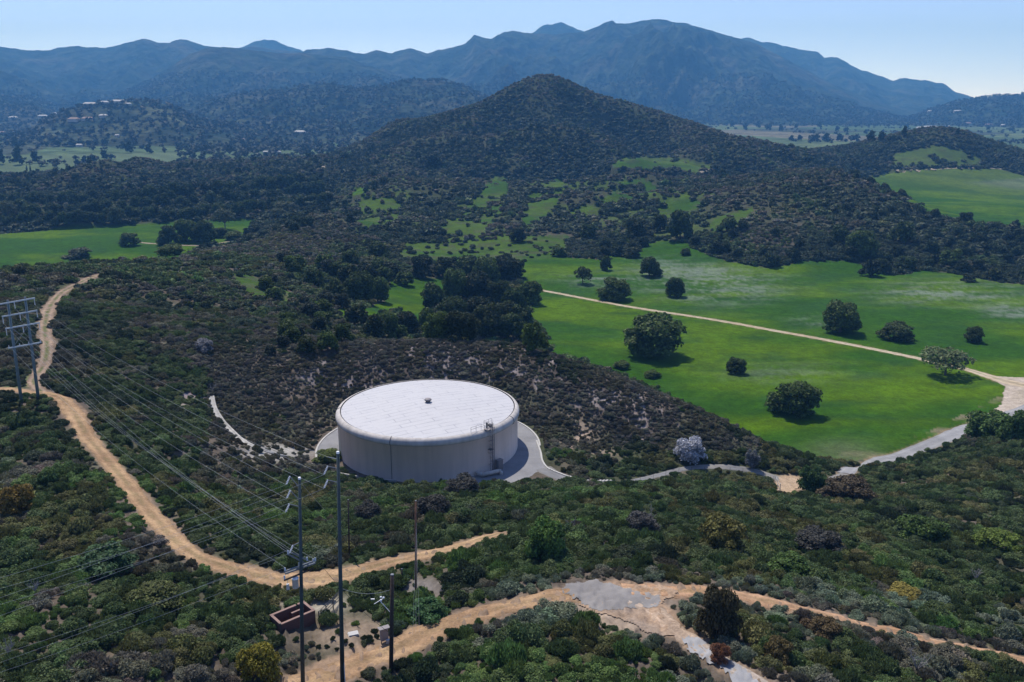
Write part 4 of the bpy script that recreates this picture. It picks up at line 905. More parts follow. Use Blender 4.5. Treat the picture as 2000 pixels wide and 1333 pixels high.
def shrub_lobes(seed, n_=7, h=.85, spread=.62):
    r = np.random.default_rng(seed); L_ = [(0,0,h*.42,.62,.62,h*.5)]
    for i in range(n_):
        a = r.uniform(0, 6.28); q = spread*r.uniform(.5,1.0); s = r.choice([.16,.24,.34,.44])*r.uniform(.85,1.15)
        L_.append((q*math.cos(a), q*math.sin(a), h*r.uniform(.22,.68), s, s*r.uniform(.8,1.1), s*r.uniform(.7,1.0)))
    return L_
def oak_lobes(seed, n_=26, w=1., h=1., low=.18):
    r = np.random.default_rng(seed); L_ = []
    for i in range(n_):
        z = low+(.95-low)*((i+.5)/n_); prof = math.sqrt(max(0.05, 1-((z-low*.9-.12)/(.95-low))**2)); q = prof*r.uniform(.35,.88)*.78*w; a = i*2.4+r.uniform(-.5,.5); s = r.choice([.13,.17,.22,.29])*r.uniform(.85,1.15)*w
        L_.append((q*math.cos(a), q*math.sin(a), z*h, s*1.1, s*1.1, s*.82))
    L_.append((0,0,.5*h,.42*w,.42*w,.36*h)); return L_
# shapes of unit radius; (near, mid, far) levels of detail
SH = {}
SH['near'] = [plant_mesh(f'shrub_shape_{i}', shrub_lobes(10+i, 11, (.8,.95,.7,1.0,.85,.75)[i]), (2600,2300,2500,2000,2100,2600)[i], (.075,.085,.07,.08,.08,.07)[i], 20+i, core=.52, up=(.0,.35,.1,.75,.55,.0)[i], elong=(1.5,2.2,1.5,3.4,2.6,1.5)[i]) for i in range(6)]
SH['wisp'] = [plant_mesh(f'wispy_shape_{i}', shrub_lobes(30+i, 6, .9, .6), 1000, .06, 33+i, up=.8, elong=6, core=.55) for i in range(2)]
SH['mid'] = [plant_mesh(f'mid_shrub_shape_{i}', shrub_lobes(40+i, 6, (.8,.9,.75,.95)[i]), 380, .19, 50+i, up=(.0,.3,.5,.1)[i]) for i in range(4)]
SH['far'] = [plant_mesh(f'far_shrub_shape_{i}', shrub_lobes(60+i, 4, (.8,.95,.7)[i]), 90, .36, 70+i, elong=1.2) for i in range(3)]
SH['oakfar'] = [plant_mesh(f'far_oak_shape_{i}', oak_lobes(80+i, 12, 1, 1.25, .12), 260, .26, 90+i, elong=1.2) for i in range(3)]
SH['oakdot'] = [plant_mesh(f'dot_oak_shape_{i}', oak_lobes(85+i, 5, 1, 1.1, .15), 40, .5, 95+i, elong=1.1) for i in range(2)]

hidden = bpy.data.collections.new('plant_shapes')          # not linked to the scene
def stuff(name, kind_key, P, rz, scl, tint, vi):
    P = np.asarray(P, float); me = bpy.data.meshes.new(name); me.vertices.add(len(P)); me.vertices.foreach_set('co', P.astype(np.float32).ravel())
    def at(nm, typ, arr, f): a = me.attributes.new(nm, typ, 'POINT'); a.data.foreach_set(f, np.asarray(arr, np.float32 if typ != 'INT' else np.int32).ravel())
    at('rz', 'FLOAT_VECTOR', rz, 'vector'); at('scl', 'FLOAT_VECTOR', scl, 'vector'); at('tint', 'FLOAT_VECTOR', tint, 'vector'); at('vi', 'INT', vi, 'value')
    o = link(name, me); tag(o, kind='stuff')
    col = bpy.data.collections.new('shapes_'+kind_key) if 'shapes_'+kind_key not in bpy.data.collections else bpy.data.collections['shapes_'+kind_key]
    if not col.objects:
        for i, m_ in enumerate(SH[kind_key]): so = bpy.data.objects.new(f'{kind_key}_{i:02d}', m_); col.objects.link(so)
    ng = bpy.data.node_groups.new('scatter_'+name, 'GeometryNodeTree'); ng.interface.new_socket('Geometry', in_out='INPUT', socket_type='NodeSocketGeometry'); ng.interface.new_socket('Geometry', in_out='OUTPUT', socket_type='NodeSocketGeometry')
    N = ng.nodes; L = ng.links; gi = N.new('NodeGroupInput'); go = N.new('NodeGroupOutput'); ci = N.new('GeometryNodeCollectionInfo'); ci.inputs['Collection'].default_value = col; ci.inputs['Separate Children'].default_value = True; ci.inputs['Reset Children'].default_value = True
    iop = N.new('GeometryNodeInstanceOnPoints'); iop.inputs['Pick Instance'].default_value = True
    m2p = N.new('GeometryNodeMeshToPoints'); L.new(gi.outputs[0], m2p.inputs['Mesh'])
    def na(nm, dt): q = N.new('GeometryNodeInputNamedAttribute'); q.data_type = dt; q.inputs['Name'].default_value = nm; return q.outputs['Attribute']
    L.new(m2p.outputs[0], iop.inputs['Points']); L.new(ci.outputs[0], iop.inputs['Instance']); L.new(na('vi','INT'), iop.inputs['Instance Index'])
    L.new(na('rz','FLOAT_VECTOR'), iop.inputs['Rotation']); L.new(na('scl','FLOAT_VECTOR'), iop.inputs['Scale']); L.new(iop.outputs[0], go.inputs[0])
    md = o.modifiers.new('scatter', 'NODES'); md.node_group = ng; return o

PAL = {'green':(.040,.066,.018),'bright':(.058,.105,.020),'olive':(.070,.074,.020),'dark':(.018,.030,.014),'brown':(.058,.053,.036),'purple':(.064,.060,.056),'sage':(.085,.108,.078),'rust':(.085,.048,.024),'grey':(.085,.080,.066),'cool':(.034,.048,.028)}
PN = list(PAL); PV = np.array([PAL[k] for k in PN])*2.0*np.array([1.02,1,.86])
def palette(x, y, px, py, r, rg):
    """choose palette index from clustered noise and region"""
    n_ = len(x); w = np.zeros((n_, len(PN)))
    def S(mask, **kw):
        for k, v_ in kw.items(): w[mask, PN.index(k)] = v_
    al = np.ones(n_, bool)
    S(al, green=2.4, dark=1.0, brown=.8, olive=1.1, grey=.5, purple=.35, bright=.8, sage=.25, rust=.03, cool=.3)
    hill = (r < 340) & (px < 760) & (py < 760); S(hill, green=1.4, dark=1.3, brown=1.3, olive=.8, grey=.7, purple=.7, bright=.25, sage=.1, rust=.08, cool=1.0)
    cut = (r < 265) & (((py < 880) & (px > 560) & (px < 1480)) | ((px > 400) & (px < 660) & (py < 930) & (py > 690))); S(cut, green=.35, dark=.8, brown=1.9, olive=.5, grey=1.1, purple=1.4, bright=.02, sage=.1, rust=.05, cool=.3)
    ll = (r < 150) & (px < 700) & (py > 900); S(ll, green=2.6, grey=1.0, sage=.6, olive=1.5, bright=1.0, brown=.8)
    rf = (r < 260) & (px > 1250) & (py > 880) & (py < 1200); S(rf, green=3.4, dark=1.2, brown=.6, olive=2.2, grey=.35, purple=.25, bright=.9, sage=.1, rust=.05, cool=.2)
    mid = (r < 200) & (px > 680) & (px < 1300) & (py > 940) & (py < 1150); S(mid, green=3., dark=1.0, brown=.8, olive=1.1, grey=.45, purple=.4, bright=1.4, sage=.3, rust=.08, cool=.2)
    bc = (r < 110) & (px > 780) & (px < 1400) & (py > 1170); S(bc, green=2.2, dark=.7, brown=.5, olive=1.0, grey=.7, purple=.7, bright=1.8, sage=.6, rust=.2, cool=.1)
    br_ = (r < 120) & (px > 1290) & (py > 1150); S(br_, green=2.0, dark=.6, brown=.6, olive=1.2, grey=.8, purple=.5, bright=.7, sage=1.7, rust=.25, cool=.2)
    rd_ = rdist(x, y, ['lower','right','down'], extra=2); S((rd_ > -4.5) & (r < 130), sage=1.8, grey=1.6, purple=.8, green=.8)
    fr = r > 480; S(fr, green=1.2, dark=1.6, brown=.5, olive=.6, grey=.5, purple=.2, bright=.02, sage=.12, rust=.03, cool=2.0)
    lay = np.stack([np.where(r < 480, fbm(x+37*i, y-11*i, 13 if i % 2 else 8, 3, 300+i), 1.15*fbm(x+37*i, y-11*i, 60 if i % 2 else 34, 4, 350+i))*.5+.5 for i in range(len(PN))], 1)
    score = np.log(w+1e-4)*.26+lay*1.2+rg.random((n_, len(PN)))*.12
    return np.argmax(score, 1)
def lum(x, y):
    a = np.arctan2(x, y); l = np.log(np.hypot(x, y)); fa = np.clip((a-AZ[0])/(AZ[1]-AZ[0]), 0, NA-1.001); fl = np.clip(np.interp(l, LR, np.arange(NR)), 0, NR-1.001)
    return COL[fa.astype(int), fl.astype(int)].mean(-1)
def scatter(r0, r1, sp, seed, azm=45):
    rg = np.random.default_rng(seed); xs = np.arange(-r1*.71, r1*.71, sp); ys = np.arange(r0*.69, r1, sp); gx, gy = np.meshgrid(xs, ys)
    gx = (gx+rg.uniform(-.5,.5,gx.shape)*sp*1.0).ravel(); gy = (gy+rg.uniform(-.5,.5,gy.shape)*sp*1.0).ravel()
    r = np.hypot(gx, gy); k = (r >= r0) & (r < r1) & (np.abs(np.arctan2(gx, gy)) < math.radians(azm)); return gx[k], gy[k], rg
enc = Vector(hit(585,1222,60)).to_2d(); 
TREES = []      # (x, y, radius) keep-out for scrub
def clear(x, y, z, s, r):
    rd_ = rdist(x, y, ['upper','ridge','spur_left','lower','right','down','field','asphalt','access','swale','rubble'], extra=4)
    ok = (rd_ < -(.05+s*.5)) & ~((s > 1.25) & (rd_ > -3.2) & (r < 200))
    dx, dy = x-TX, y-TY; dd = np.hypot(dx, dy); an = np.degrees(np.arctan2(dy, dx))
    front = (an < -72) & (an > -152); ok &= np.where(front, dd > 20.6+s*.9, dd > 25.2+s*.7)
    px, py = proj(x, y, z)
    ok &= ~(pip(px, py, [(1020,845),(1065,880),(1085,918),(1130,935),(1112,946),(985,946)]) & (r < 200))
    ok &= ~(pip(px, py, [(560,1250),(640,1222),(665,1185),(735,1195),(742,1240),(700,1262),(640,1290),(575,1310)]) & (r < 110) & (s > .44))
    ok &= ~(pip(px, py, [(785,1128),(845,1122),(872,1140),(850,1166),(790,1170)]) & (r < 110) & (s > .44))
    ok &= ~(pip(px, py, [(522,1212),(596,1180),(680,1150),(690,1175),(630,1200),(640,1225),(552,1262)]) & (r < 110))
    ok &= ~(pip(px, py, [(1085,1150),(1120,1130),(1240,1142),(1330,1148),(1312,1185),(1310,1225),(1345,1250),(1420,1290),(1470,1340),(1420,1345),(1330,1262),(1270,1250),(1190,1206),(1110,1190)]) & (r < 110))
    ok &= ~(pip(px, py, [(1515,928),(1568,930),(1570,955),(1545,970),(1508,965)]) & (r < 200))
    ok &= ~(pip(px, py, [(1650,905),(1790,872),(1900,832),(1960,785),(1940,735),(2100,740),(2100,790),(1990,815),(1900,850),(1760,905),(1700,918)]) & (r < 330) & (r > 195))
    return ok, px, py
cand = {k: [] for k in ('x','y','z','s','h','t','v','px','py','g')}
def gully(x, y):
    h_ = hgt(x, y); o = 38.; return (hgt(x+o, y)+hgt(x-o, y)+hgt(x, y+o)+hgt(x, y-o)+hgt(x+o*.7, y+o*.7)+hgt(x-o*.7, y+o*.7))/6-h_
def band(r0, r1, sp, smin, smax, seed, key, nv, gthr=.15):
    x, y, rg = scatter(r0, r1, sp, seed); z = hgt(x, y); r = np.hypot(x, y); n_ = len(x)
    cl = fbm(x, y, 9 if r1 < 400 else 40, 3, 401)*.5+.5; s = smin+(smax-smin)*np.clip(.55*cl**1.3+.75*rg.random(n_)**3, 0, 1.1)
    gul = gully(x, y); s = np.where(r > 450, s*(.86+.5*sstep(-1.0,3.0,gul)), s)
    px, py = proj(x, y, z)
    small = (r < 262) & (py < 900) & (py > 655) & (px > 400) & (px < 1500); s = np.where(small, s*.62, s)
    ok, px, py = clear(x, y, z, s, r)
    lu = lum(x, y); gm = gmask(x, y, z)
    ok &= ~((gm > .8) | ((gm > .35) & (rg.random(n_) > .05+.35*(cl > .63))) | ((gm > .1) & (gm < .35) & (rg.random(n_) > .62+.4*(cl > .5)))); ok &= rg.random(n_) > np.clip((lu-np.where(small, .16, .135))*np.where(small, 4., 6.5), 0, np.where(s < .8, .72, .93))
    dens = fbm(x, y, 22, 3, 411)*.5+.5; ok &= rg.random(n_) < np.where(r < 480, .62+.6*dens, .80+.4*dens)
    for (tx, ty, tr) in TREES: ok &= (x-tx)**2+(y-ty)**2 > (tr*.8)**2
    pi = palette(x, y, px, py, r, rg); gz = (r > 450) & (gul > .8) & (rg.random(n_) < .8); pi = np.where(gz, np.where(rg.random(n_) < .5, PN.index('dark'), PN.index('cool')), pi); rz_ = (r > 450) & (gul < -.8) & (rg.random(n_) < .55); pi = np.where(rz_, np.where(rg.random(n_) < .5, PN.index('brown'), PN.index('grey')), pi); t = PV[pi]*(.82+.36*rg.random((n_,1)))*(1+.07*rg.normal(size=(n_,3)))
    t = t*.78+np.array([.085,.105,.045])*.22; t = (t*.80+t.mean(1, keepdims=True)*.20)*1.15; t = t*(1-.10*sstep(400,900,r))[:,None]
    h = s*(.8+.5*rg.random(n_)); mt_ = rg.random(n_) < .16; h = np.where(mt_, h*.6, h); vi = rg.integers(0, nv, n_)
    k = ok; return dict(x=x[k], y=y[k], z=z[k], s=s[k], h=h[k], t=np.clip(t[k], .010, .4), v=vi[k], px=px[k], py=py[k], pi=pi[k], r=r[k], key=key)
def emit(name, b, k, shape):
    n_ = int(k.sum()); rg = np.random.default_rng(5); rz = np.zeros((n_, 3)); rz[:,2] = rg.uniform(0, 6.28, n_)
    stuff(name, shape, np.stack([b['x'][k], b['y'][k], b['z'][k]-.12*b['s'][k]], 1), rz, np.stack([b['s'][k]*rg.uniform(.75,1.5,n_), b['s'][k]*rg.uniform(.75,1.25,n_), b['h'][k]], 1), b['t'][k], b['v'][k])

# ---- individual trees traced from the photograph: (px, base py, width px, height px, type)
def limb_mesh(seed, hgt_=.62, spread=.55, n_=6, thick=.055):
    r = np.random.default_rng(seed); m_ = MB(); m_.tube((0,0,-.08),(0.01,.02,hgt_*.42),thick*1.25,thick*.9,8)
    for i in range(n_):
        a = 6.28*i/n_+r.uniform(-.4,.4); k = Vector((spread*.42*math.cos(a), spread*.42*math.sin(a), hgt_*r.uniform(.62,.8))); e = Vector((spread*math.cos(a+.3), spread*math.sin(a+.3), hgt_*r.uniform(.95,1.25)))
        m_.tube((0.01,.02,hgt_*.40), k, thick*.6, thick*.4, 6).tube(k, e, thick*.4, thick*.15, 5)
        for j in range(2): q = k.lerp(e, .4+.3*j); m_.tube(q, q+Vector((r.uniform(-.2,.2), r.uniform(-.2,.2), r.uniform(.1,.25))), thick*.2, thick*.08, 4)
    return m_.mesh('trunk', M['bark'])
OAK = [plant_mesh(f'crown', oak_lobes(200+i, 40, 1, 1.0, .12), 5200, .06, 210+i, elong=1.4, core=.62, norm=True) for i in range(4)]
OAKS = [plant_mesh(f'crown', oak_lobes(220+i, 24, 1, 1.0, .11), 1700, .10, 230+i, elong=1.3, core=.66, norm=True) for i in range(5)]
ROUND = [plant_mesh(f'foliage', oak_lobes(240+i, 26, 1.0, .9, .08), 5000, .055, 250+i, elong=1.6, core=.60, norm=True) for i in range(3)]
SPARSE = [plant_mesh(f'crown', oak_lobes(260+i, 24, 1, 1.0, .42), 1700, .06, 270+i, elong=1.8, cores=False, norm=True) for i in range(2)]
TRK = [limb_mesh(280+i) for i in range(3)]; TRKS = [limb_mesh(290+i, .72, .8, 8, .045) for i in range(2)]
DOT = [plant_mesh(f'tree_shape', oak_lobes(310+i, 9, 1, 1.1, .12), 150, .3, 320+i, elong=1.1) for i in range(3)]
def used_labels(): pass
LM = [('the water tank',838,860,180),('the tall pole base',668,1290,40),('the red block enclosure',575,1212,45),('the pylon',60,760,60),('the white blossoming bush',1345,885,30),('the tan gravel patch',1540,945,25),('the asphalt pad',1190,1165,90),('the dark red bush',1398,1215,45),('the upper road bend',600,1130,110),('the concrete drainage channel',440,820,40),('the left dirt road',250,940,70),('the paved road',1830,865,90),('the short black pole',764,1220,30),('the yellow green bush',505,1290,40),('the rusty pole',812,1080,30),('the right dirt road',1640,1210,120),('the transformer pole',588,1050,30),('the big olive bush',1410,1050,50),('the green tree at the right edge',1930,835,50),('the ridge track',95,640,50),('the grey track at the bottom',1430,1310,50),('the bright green bush',1065,1060,45),('the field junction',1960,750,40)]
LMT = [('the lone spreading oak',1845,710,50),('the largest field oak',1270,660,60),('the pale field track',1450,630,200),('the small field patch',800,590,60),('the left meadow',250,470,200),('the central hilltop',1060,160,80),('the right knoll',1850,270,80),('the dark middle hill',1600,400,150),('the wood behind the tank',940,610,110),('the far right meadow',1900,390,100),('the left meadow\'s round oak',255,470,30),('the grassy gully',920,440,60),('the main field',1500,560,200)]
USED = {}
def where(px, py, lms):
    best = min(lms, key=lambda l: math.hypot((px-l[1]), (py-l[2])*1.3)/l[3]**.35); dx, dy = px-best[1], py-best[2]; s = best[3]
    hor = 'left' if dx < -s*.35 else 'right' if dx > s*.35 else ''; ver = 'above' if dy < -s*.35 else 'below' if dy > s*.35 else ''
    if hor and ver: rel = f'{ver} and {hor} of' if True else ''
    elif hor: rel = f'{hor} of'
    elif ver: rel = ver
    else: rel = 'beside'
    d = math.hypot(dx, dy)/max(s, 1); far = 'just ' if d < 1.2 and rel != 'beside' else 'well ' if d > 3 else ''
    return f'{"" if lms is LMT else far}{rel} {best[0]}'
PEND = []
def label_later(o, stem, px, py, lms, cat, grp): PEND.append((o, stem, px, py, lms, cat, grp))
ORD = ['leftmost','second from the left','third from the left','fourth from the left','fifth from the left','sixth from the left','seventh from the left','eighth from the left','ninth from the left','tenth from the left']
def flush_labels():
    d = {}
    for p in PEND: d.setdefault(f'{p[1]} {where(p[2], p[3], p[4])}', []).append(p)
    for lab, ps in d.items():
        ps.sort(key=lambda p: p[2])
        for i, p in enumerate(ps):
            l = lab if len(ps) == 1 else f'{lab}, {ORD[i] if i < len(ORD) else str(i+1)+"th from the left"}' + (f' of {len(ps)}' if False else '')
            if len(ps) == 2: l = f'{lab}, the {("left", "right")[i]} one'
            for cut in ('medium ', 'well ', 'just ', ' on the valley floor', ' below the mountain'):
                if len(l.split()) > 16: l = l.replace(cut, '', 1)
            if len(l.split()) > 16: l = l.replace('large ', '').replace('small ', '', 1)
            if len(l.split()) > 16: l = l.replace('concrete ', '').replace('white blossoming', 'blossoming').replace('red block ', 'block ')
            tag(p[0], l, p[5], p[6])
def tree(px, py, w, h, crown, trunk, tint, stem, name='oak_tree', cat='tree', grp='oak trees', lms=None, label=None, r0=45, hk=1.0, seed=None, xy=None):
    if xy is None: x, y = hit(px, py, r0)
    else: x, y = xy
    z = hz(x, y); dep = y*cp-z*sp; W_ = w*dep/FPX/2; phi = math.atan2(-z, y); Hm = max((h*dep/FPX-.75*W_*math.sin(phi))/math.cos(phi)/.95, W_*.55)*hk
    x, y = (x+W_*.62*x/y, y+W_*.62) if xy is None else (x, y); z = hz(x, y); TREES.append((x, y, W_))
    rz = random.uniform(0, 6.28)
    o = empty(name, (x, y, z-.05), rz)
    c = link('crown' if name.endswith('tree') else 'foliage', crown, o); c.scale = (W_*1.02, W_*1.02, Hm*.98); c['tint'] = [float(q) for q in tint]
    if trunk: t = link('trunk', trunk, o); t.scale = (W_, W_, Hm)
    if label: tag(o, label, cat, grp)
    else: label_later(o, stem, px, py-h/2, lms or LMT, cat, grp)
    return o
DG = (.052,.080,.022); DG2 = (.080,.120,.028); LG = (.15,.19,.08)
F_ = [(1270,703,122,84,0,DG2,'largest dark oak, broad and round, standing alone in the near field'),(1640,655,84,64,1,DG2,'tall lumpy dark oak above the pale track in the right of the field'),(1750,668,70,38,2,DG,'wide low dark oak in the field, between two other oaks above the track'),(1899,671,38,32,3,DG,'small dark oak farthest right in the open field'),(1438,733,38,32,0,DG,'small round dark oak alone in the middle of the near field'),(1550,820,98,70,1,DG2,'broad dark oak at the near edge of the field by the brush'),(1318,582,40,38,2,DG,'round dark oak just above the pale track, right of another oak'),(1202,590,66,46,3,DG2,'spreading oak standing right at the pale field track'),(1268,542,46,38,1,DG,'oak below the wooded slope at the top of the field'),(1036,597,48,46,2,DG2,'oak at the right end of the wood by the field track'),(1338,500,22,14,3,DG,'little dark bush-like oak in the top corner of the field')]
for (px, py, w, h, k, t, lab) in F_: tree(px, py, w, h, OAK[k], TRK[k % 3], t, '', label=lab, grp='oaks standing in the green field', r0=230)
tree(1845, 742, 96, 60, SPARSE[0], TRKS[0], LG, '', label='pale spreading oak with visible trunk beside the end of the field track', r0=230, grp='oaks standing in the green field')
tree(1138, 557, 40, 34, SPARSE[1], TRKS[1], (.04,.06,.025), '', label='thin ragged oak left in the field above the pale track', r0=230, grp='oaks standing in the green field')
tree(1182, 529, 24, 28, OAKS[1], TRK[1], DG, '', label='small upright oak near the top left of the field', r0=230, grp='oaks standing in the green field')
W_L = [(850,606,56,52),(890,590,62,62),(932,592,62,58),(972,604,54,54),(1003,624,56,62),(858,664,62,58),(900,668,72,62),(950,664,76,68),(1002,668,62,54),(1042,690,52,58),(932,634,72,56),(985,645,62,54),(880,632,60,52),(762,662,56,52),(792,656,60,46),(730,664,50,50),(1018,650,50,52),(835,650,40,45),(826,546,50,42),(868,545,50,40),(916,546,56,44),(950,552,62,50),(986,550,60,50),(1008,548,44,40),(700,592,62,60),(738,592,50,50),(718,565,55,50),(684,560,45,40),(655,545,40,32),(790,560,40,28),(765,545,44,30),(1240,470,42,42),(1328,470,54,54),(1680,508,62,52),(1700,542,40,34),(1724,536,30,30),(1770,532,40,30),(1860,525,46,36),(1893,552,32,16),(1940,548,38,22),(1640,478,40,34),(1090,502,30,20),(1010,475,36,28),(1290,455,36,34),(1760,478,50,40),(1420,455,40,28),(846,332,36,30),(700,640,50,44),(672,668,44,36),(640,690,44,40),(622,648,36,30),(600,700,40,34),(610,560,40,34),(560,640,36,30),(1180,505,30,20),(1235,505,40,22),(1150,470,34,30)]
for i, (px, py, w, h) in enumerate(W_L): tree(px, py, w, h, OAKS[i % 5] if w < 58 else OAK[i % 4], TRK[i % 3], (DG, DG2, (.030,.044,.020), (.042,.058,.018))[i % 4], ('dark green oak','dense green oak','dull green oak','olive green oak')[i % 4], r0=230, grp='oaks along the field and in the wood')
L_L = [(255,482,38,25),(330,480,42,36),(366,474,48,42),(402,476,46,42),(332,503,52,24),(430,466,30,20),(457,470,38,18)]
for i, (px, py, w, h) in enumerate(L_L): tree(px, py, w, h, OAK[i % 4] if i else ROUND[0], TRK[i % 3], DG if i % 2 else DG2, 'dark oak', label='round dark oak alone in the left meadow' if i == 0 else None, r0=420, grp='oaks of the left meadow')
for i, (px, py, w, h) in enumerate([(440,450,44,40),(226,442,32,34),(560,425,46,30),(612,412,38,17),(18,432,36,36),(155,508,52,22),(545,430,30,22)]): tree(px, py, w, h, SPARSE[i % 2] if i % 2 == 0 else OAKS[i % 5], TRKS[i % 2], (.085,.105,.05), 'pale yellow green oak', r0=420, grp='pale oaks of the left meadow')
rgq = np.random.default_rng(123)
for i in range(46):
    px = rgq.uniform(520, 760); py = rgq.uniform(488, 700)
    if py > 560+(760-px)*.9 or py < 470+(px < 600)*40: continue
    s_ = rgq.uniform(24, 44); tree(px, py, s_, s_*.8, OAKS[i % 5], TRK[i % 3], np.array(DG2 if i % 3 else (.06,.075,.045))*rgq.uniform(.6,1.1), ('dark bushy oak','dull bushy oak')[i % 2], r0=200, grp='bushy oaks in the gully left of the wood')
rg = np.random.default_rng(99)
n_ = 0
for px in np.arange(5, 640, 13.0):            # wooded foot of the left hill
    for row in range(3):
        x_ = px+rg.uniform(-6,6); base = np.interp(px, [0,100,200,250,400,500,640], [440,442,436,430,428,414,402])-row*19+rg.uniform(-5,5)-(2 if row else 0)
        if row and rg.random() < .25: continue
        s = rg.uniform(20,31); tree(x_, base, s, s*.85, OAKS[rg.integers(5)], TRK[0], np.array(DG)*rg.uniform(.7,1.2)+np.array([0,0,.004]), rg.choice(['dark rounded oak','dark green oak','dusky oak']), r0=500, grp='oaks on the wooded foot of the left hill')
# shrubs and small trees that stand out in the foreground
def bush(px, py, w, h, k, t, label, name='shrub', cat='shrub', grp=None, r0=40, shape=None): return tree(px, py, w, h, shape or ROUND[k % 3], None, tuple(c*(1.65 if max(t) < .2 else 1) for c in t), '', name, cat, grp, label=label, r0=r0)
bush(505,1335,88,76,0,(.135,.12,.018),'yellow green rounded bush at the bottom left of the transformer pole')
bush(1398,1252,82,98,1,(.040,.036,.018),'tall dark reddish brown bush between the two tracks at lower right')
bush(1405,1298,42,38,2,(.14,.065,.035),'small rust coloured bush over the grey track at the bottom')
bush(1410,1085,104,80,0,(.085,.080,.022),'large olive bush in the middle of the right hand brush')
bush(1066,1100,84,82,1,(.055,.100,.022),'bright green leafy bush above the asphalt pad')
bush(1582,966,56,52,2,(.035,.065,.018),'dark green bush right beside the tan gravel patch')
bush(1348,910,58,50,1,(.46,.47,.51),'large round bush covered in white blossom on the tank access road')
bush(1467,916,30,34,2,(.22,.225,.22),'smaller whitish flowering bush right of the large blossoming bush')
bush(400,692,42,28,0,(.24,.24,.25),'pale grey flowering shrub on the dark hillside left of the tank')
bush(905,975,70,46,1,(.044,.043,.037),'purple grey bush against the front of the tank wall')
bush(35,1012,76,60,2,(.12,.085,.022),'orange brown bush near the left edge of the photo')
bush(1930,862,92,66,1,(.050,.088,.020),'bright green leafy tree against the paved road at the right edge',name='leafy_tree',cat='tree',shape=OAK[0])
bush(1990,865,70,62,2,(.045,.078,.018),'leafy green tree cut off by the right edge of the photo',name='leafy_tree',cat='tree',shape=OAK[1])
bush(1650,985,100,58,0,(.062,.048,.028),'wide brown tinted bush right of the tan gravel patch')
bush(640,905,56,24,1,(.060,.080,.018),'low green bush at the left foot of the tank behind the tall pole')
bush(215,1130,110,60,2,(.038,.070,.030),'wide dark green bush in the brush at lower left')
bush(300,1200,110,60,0,(.060,.070,.022),'wide olive green bush below the wires at lower left')
bush(1520,1300,60,52,0,(.090,.070,.028),'olive brown bush right of the grey track at the bottom')
bush(1610,1250,60,40,1,(.085,.062,.030),'brownish bush just under the right dirt road')
bush(1540,1130,90,48,2,(.050,.085,.020),'green bush above the right dirt road')
bush(1800,1065,100,60,2,(.045,.075,.018),'broad green bush high on the right hand brush slope')
bush(1950,1080,90,46,0,(.075,.105,.018),'yellowish green bush by the right edge above the road')
bush(1765,1175,70,34,1,(.15,.125,.03),'mustard tinted bush above the right dirt road')
bush(840,1215,80,46,2,(.040,.085,.030),'bright grassy green clump at the foot of the rusty pole')
bush(845,1012,70,48,0,(.044,.043,.037),'purple grey bush in front of the tank behind the rusty pole')
bush(720,1020,56,40,1,(.044,.043,.037),'grey purple bush behind the thin wooden pole')
bush(1600,1085,90,50,1,(.044,.043,.037),'grey brown bush in the middle of the right hand brush')
bush(1250,1045,70,46,2,(.058,.056,.052),'pale twiggy grey bush in the centre right brush')
for i, (px, py) in enumerate([(1275,740),(1215,722),(1300,700)][:2]): tree(px, py, 34, 16, ROUND[i], None, DG2, '', 'shrub', 'shrub', 'shrubs at the field edge', label=('low dark shrub at the field edge behind the brush slope','tiny green shrub at the field edge, left of another')[i], r0=200)

# ---- scrub
b1 = band(34, 300, 1.22, .38, 1.85, 501, 'near', 6)
kk = (b1['px'] > -5) & (b1['px'] < 2005) & (b1['py'] > 640) & (b1['py'] < 1390)
size_px = b1['s']/np.maximum(b1['y'],1)*kk
order = np.argsort(-size_px)[:4000]
# keep the 270 largest in view as individual shrubs, spread so that none hides another completely
pick = []; grid_ = {}
for i in order:
    cx_, cy_ = int(b1['px'][i]//46), int(b1['py'][i]//30)
    if (cx_, cy_) in grid_: continue
    grid_[(cx_, cy_)] = 1; pick.append(i)
    if len(pick) >= 270: break
pick = np.array(pick); isp = np.zeros(len(b1['x']), bool); isp[pick] = True
CN = {'green':'green','bright':'bright green','olive':'olive','dark':'dark green','brown':'brown','purple':'purple grey','sage':'pale sage green','rust':'rust brown','grey':'grey','cool':'dark green'}
SHN = SH['near']+SH['wisp']
for i in pick:
    o = link('shrub', SHN[b1['v'][i]], None, (b1['x'][i], b1['y'][i], b1['z'][i]-.12*b1['s'][i])); s = b1['s'][i]; o.scale = (s, s, b1['h'][i]); o.rotation_euler.z = random.uniform(0, 6.28); o['tint'] = [float(q) for q in b1['t'][i]]
    c = b1['t'][i]; g_ = c[1]/(c[0]+1e-6); nm = 'bright green' if g_ > 1.5 and c[1] > .075 else 'green' if g_ > 1.35 else 'olive green' if g_ > 1.08 and c[2] < .6*c[0] else 'sage green' if g_ > 1.08 else 'reddish brown' if g_ < .8 and c[2] < .6*c[0] else 'brown' if c[2] < .72*c[0] else 'grey'
    if c.max() < .042: nm = 'dark '+nm
    szs = 'large' if s > 1.7 else 'small' if s < 1.25 else 'medium'
    label_later(o, f'{szs} {nm} shrub', b1['px'][i], b1['py'][i], LM, 'shrub', 'shrubs of the near scrub')
emit('scrub', b1, ~isp, 'near')
b1b = band(34, 150, 1.15, .25, .7, 502, 'wisp', 2); emit('low_scrub', b1b, np.ones(len(b1b['x']), bool), 'wisp')
b1c = band(185, 275, .78, .45, 1.1, 512, 'near', 6); kc = (b1c['py'] < 905) & (b1c['py'] > 650) & (b1c['px'] > 380) & (b1c['px'] < 1520) & (np.random.default_rng(3).random(len(b1c['x'])) < .85); emit('slope_scrub', b1c, kc, 'near')
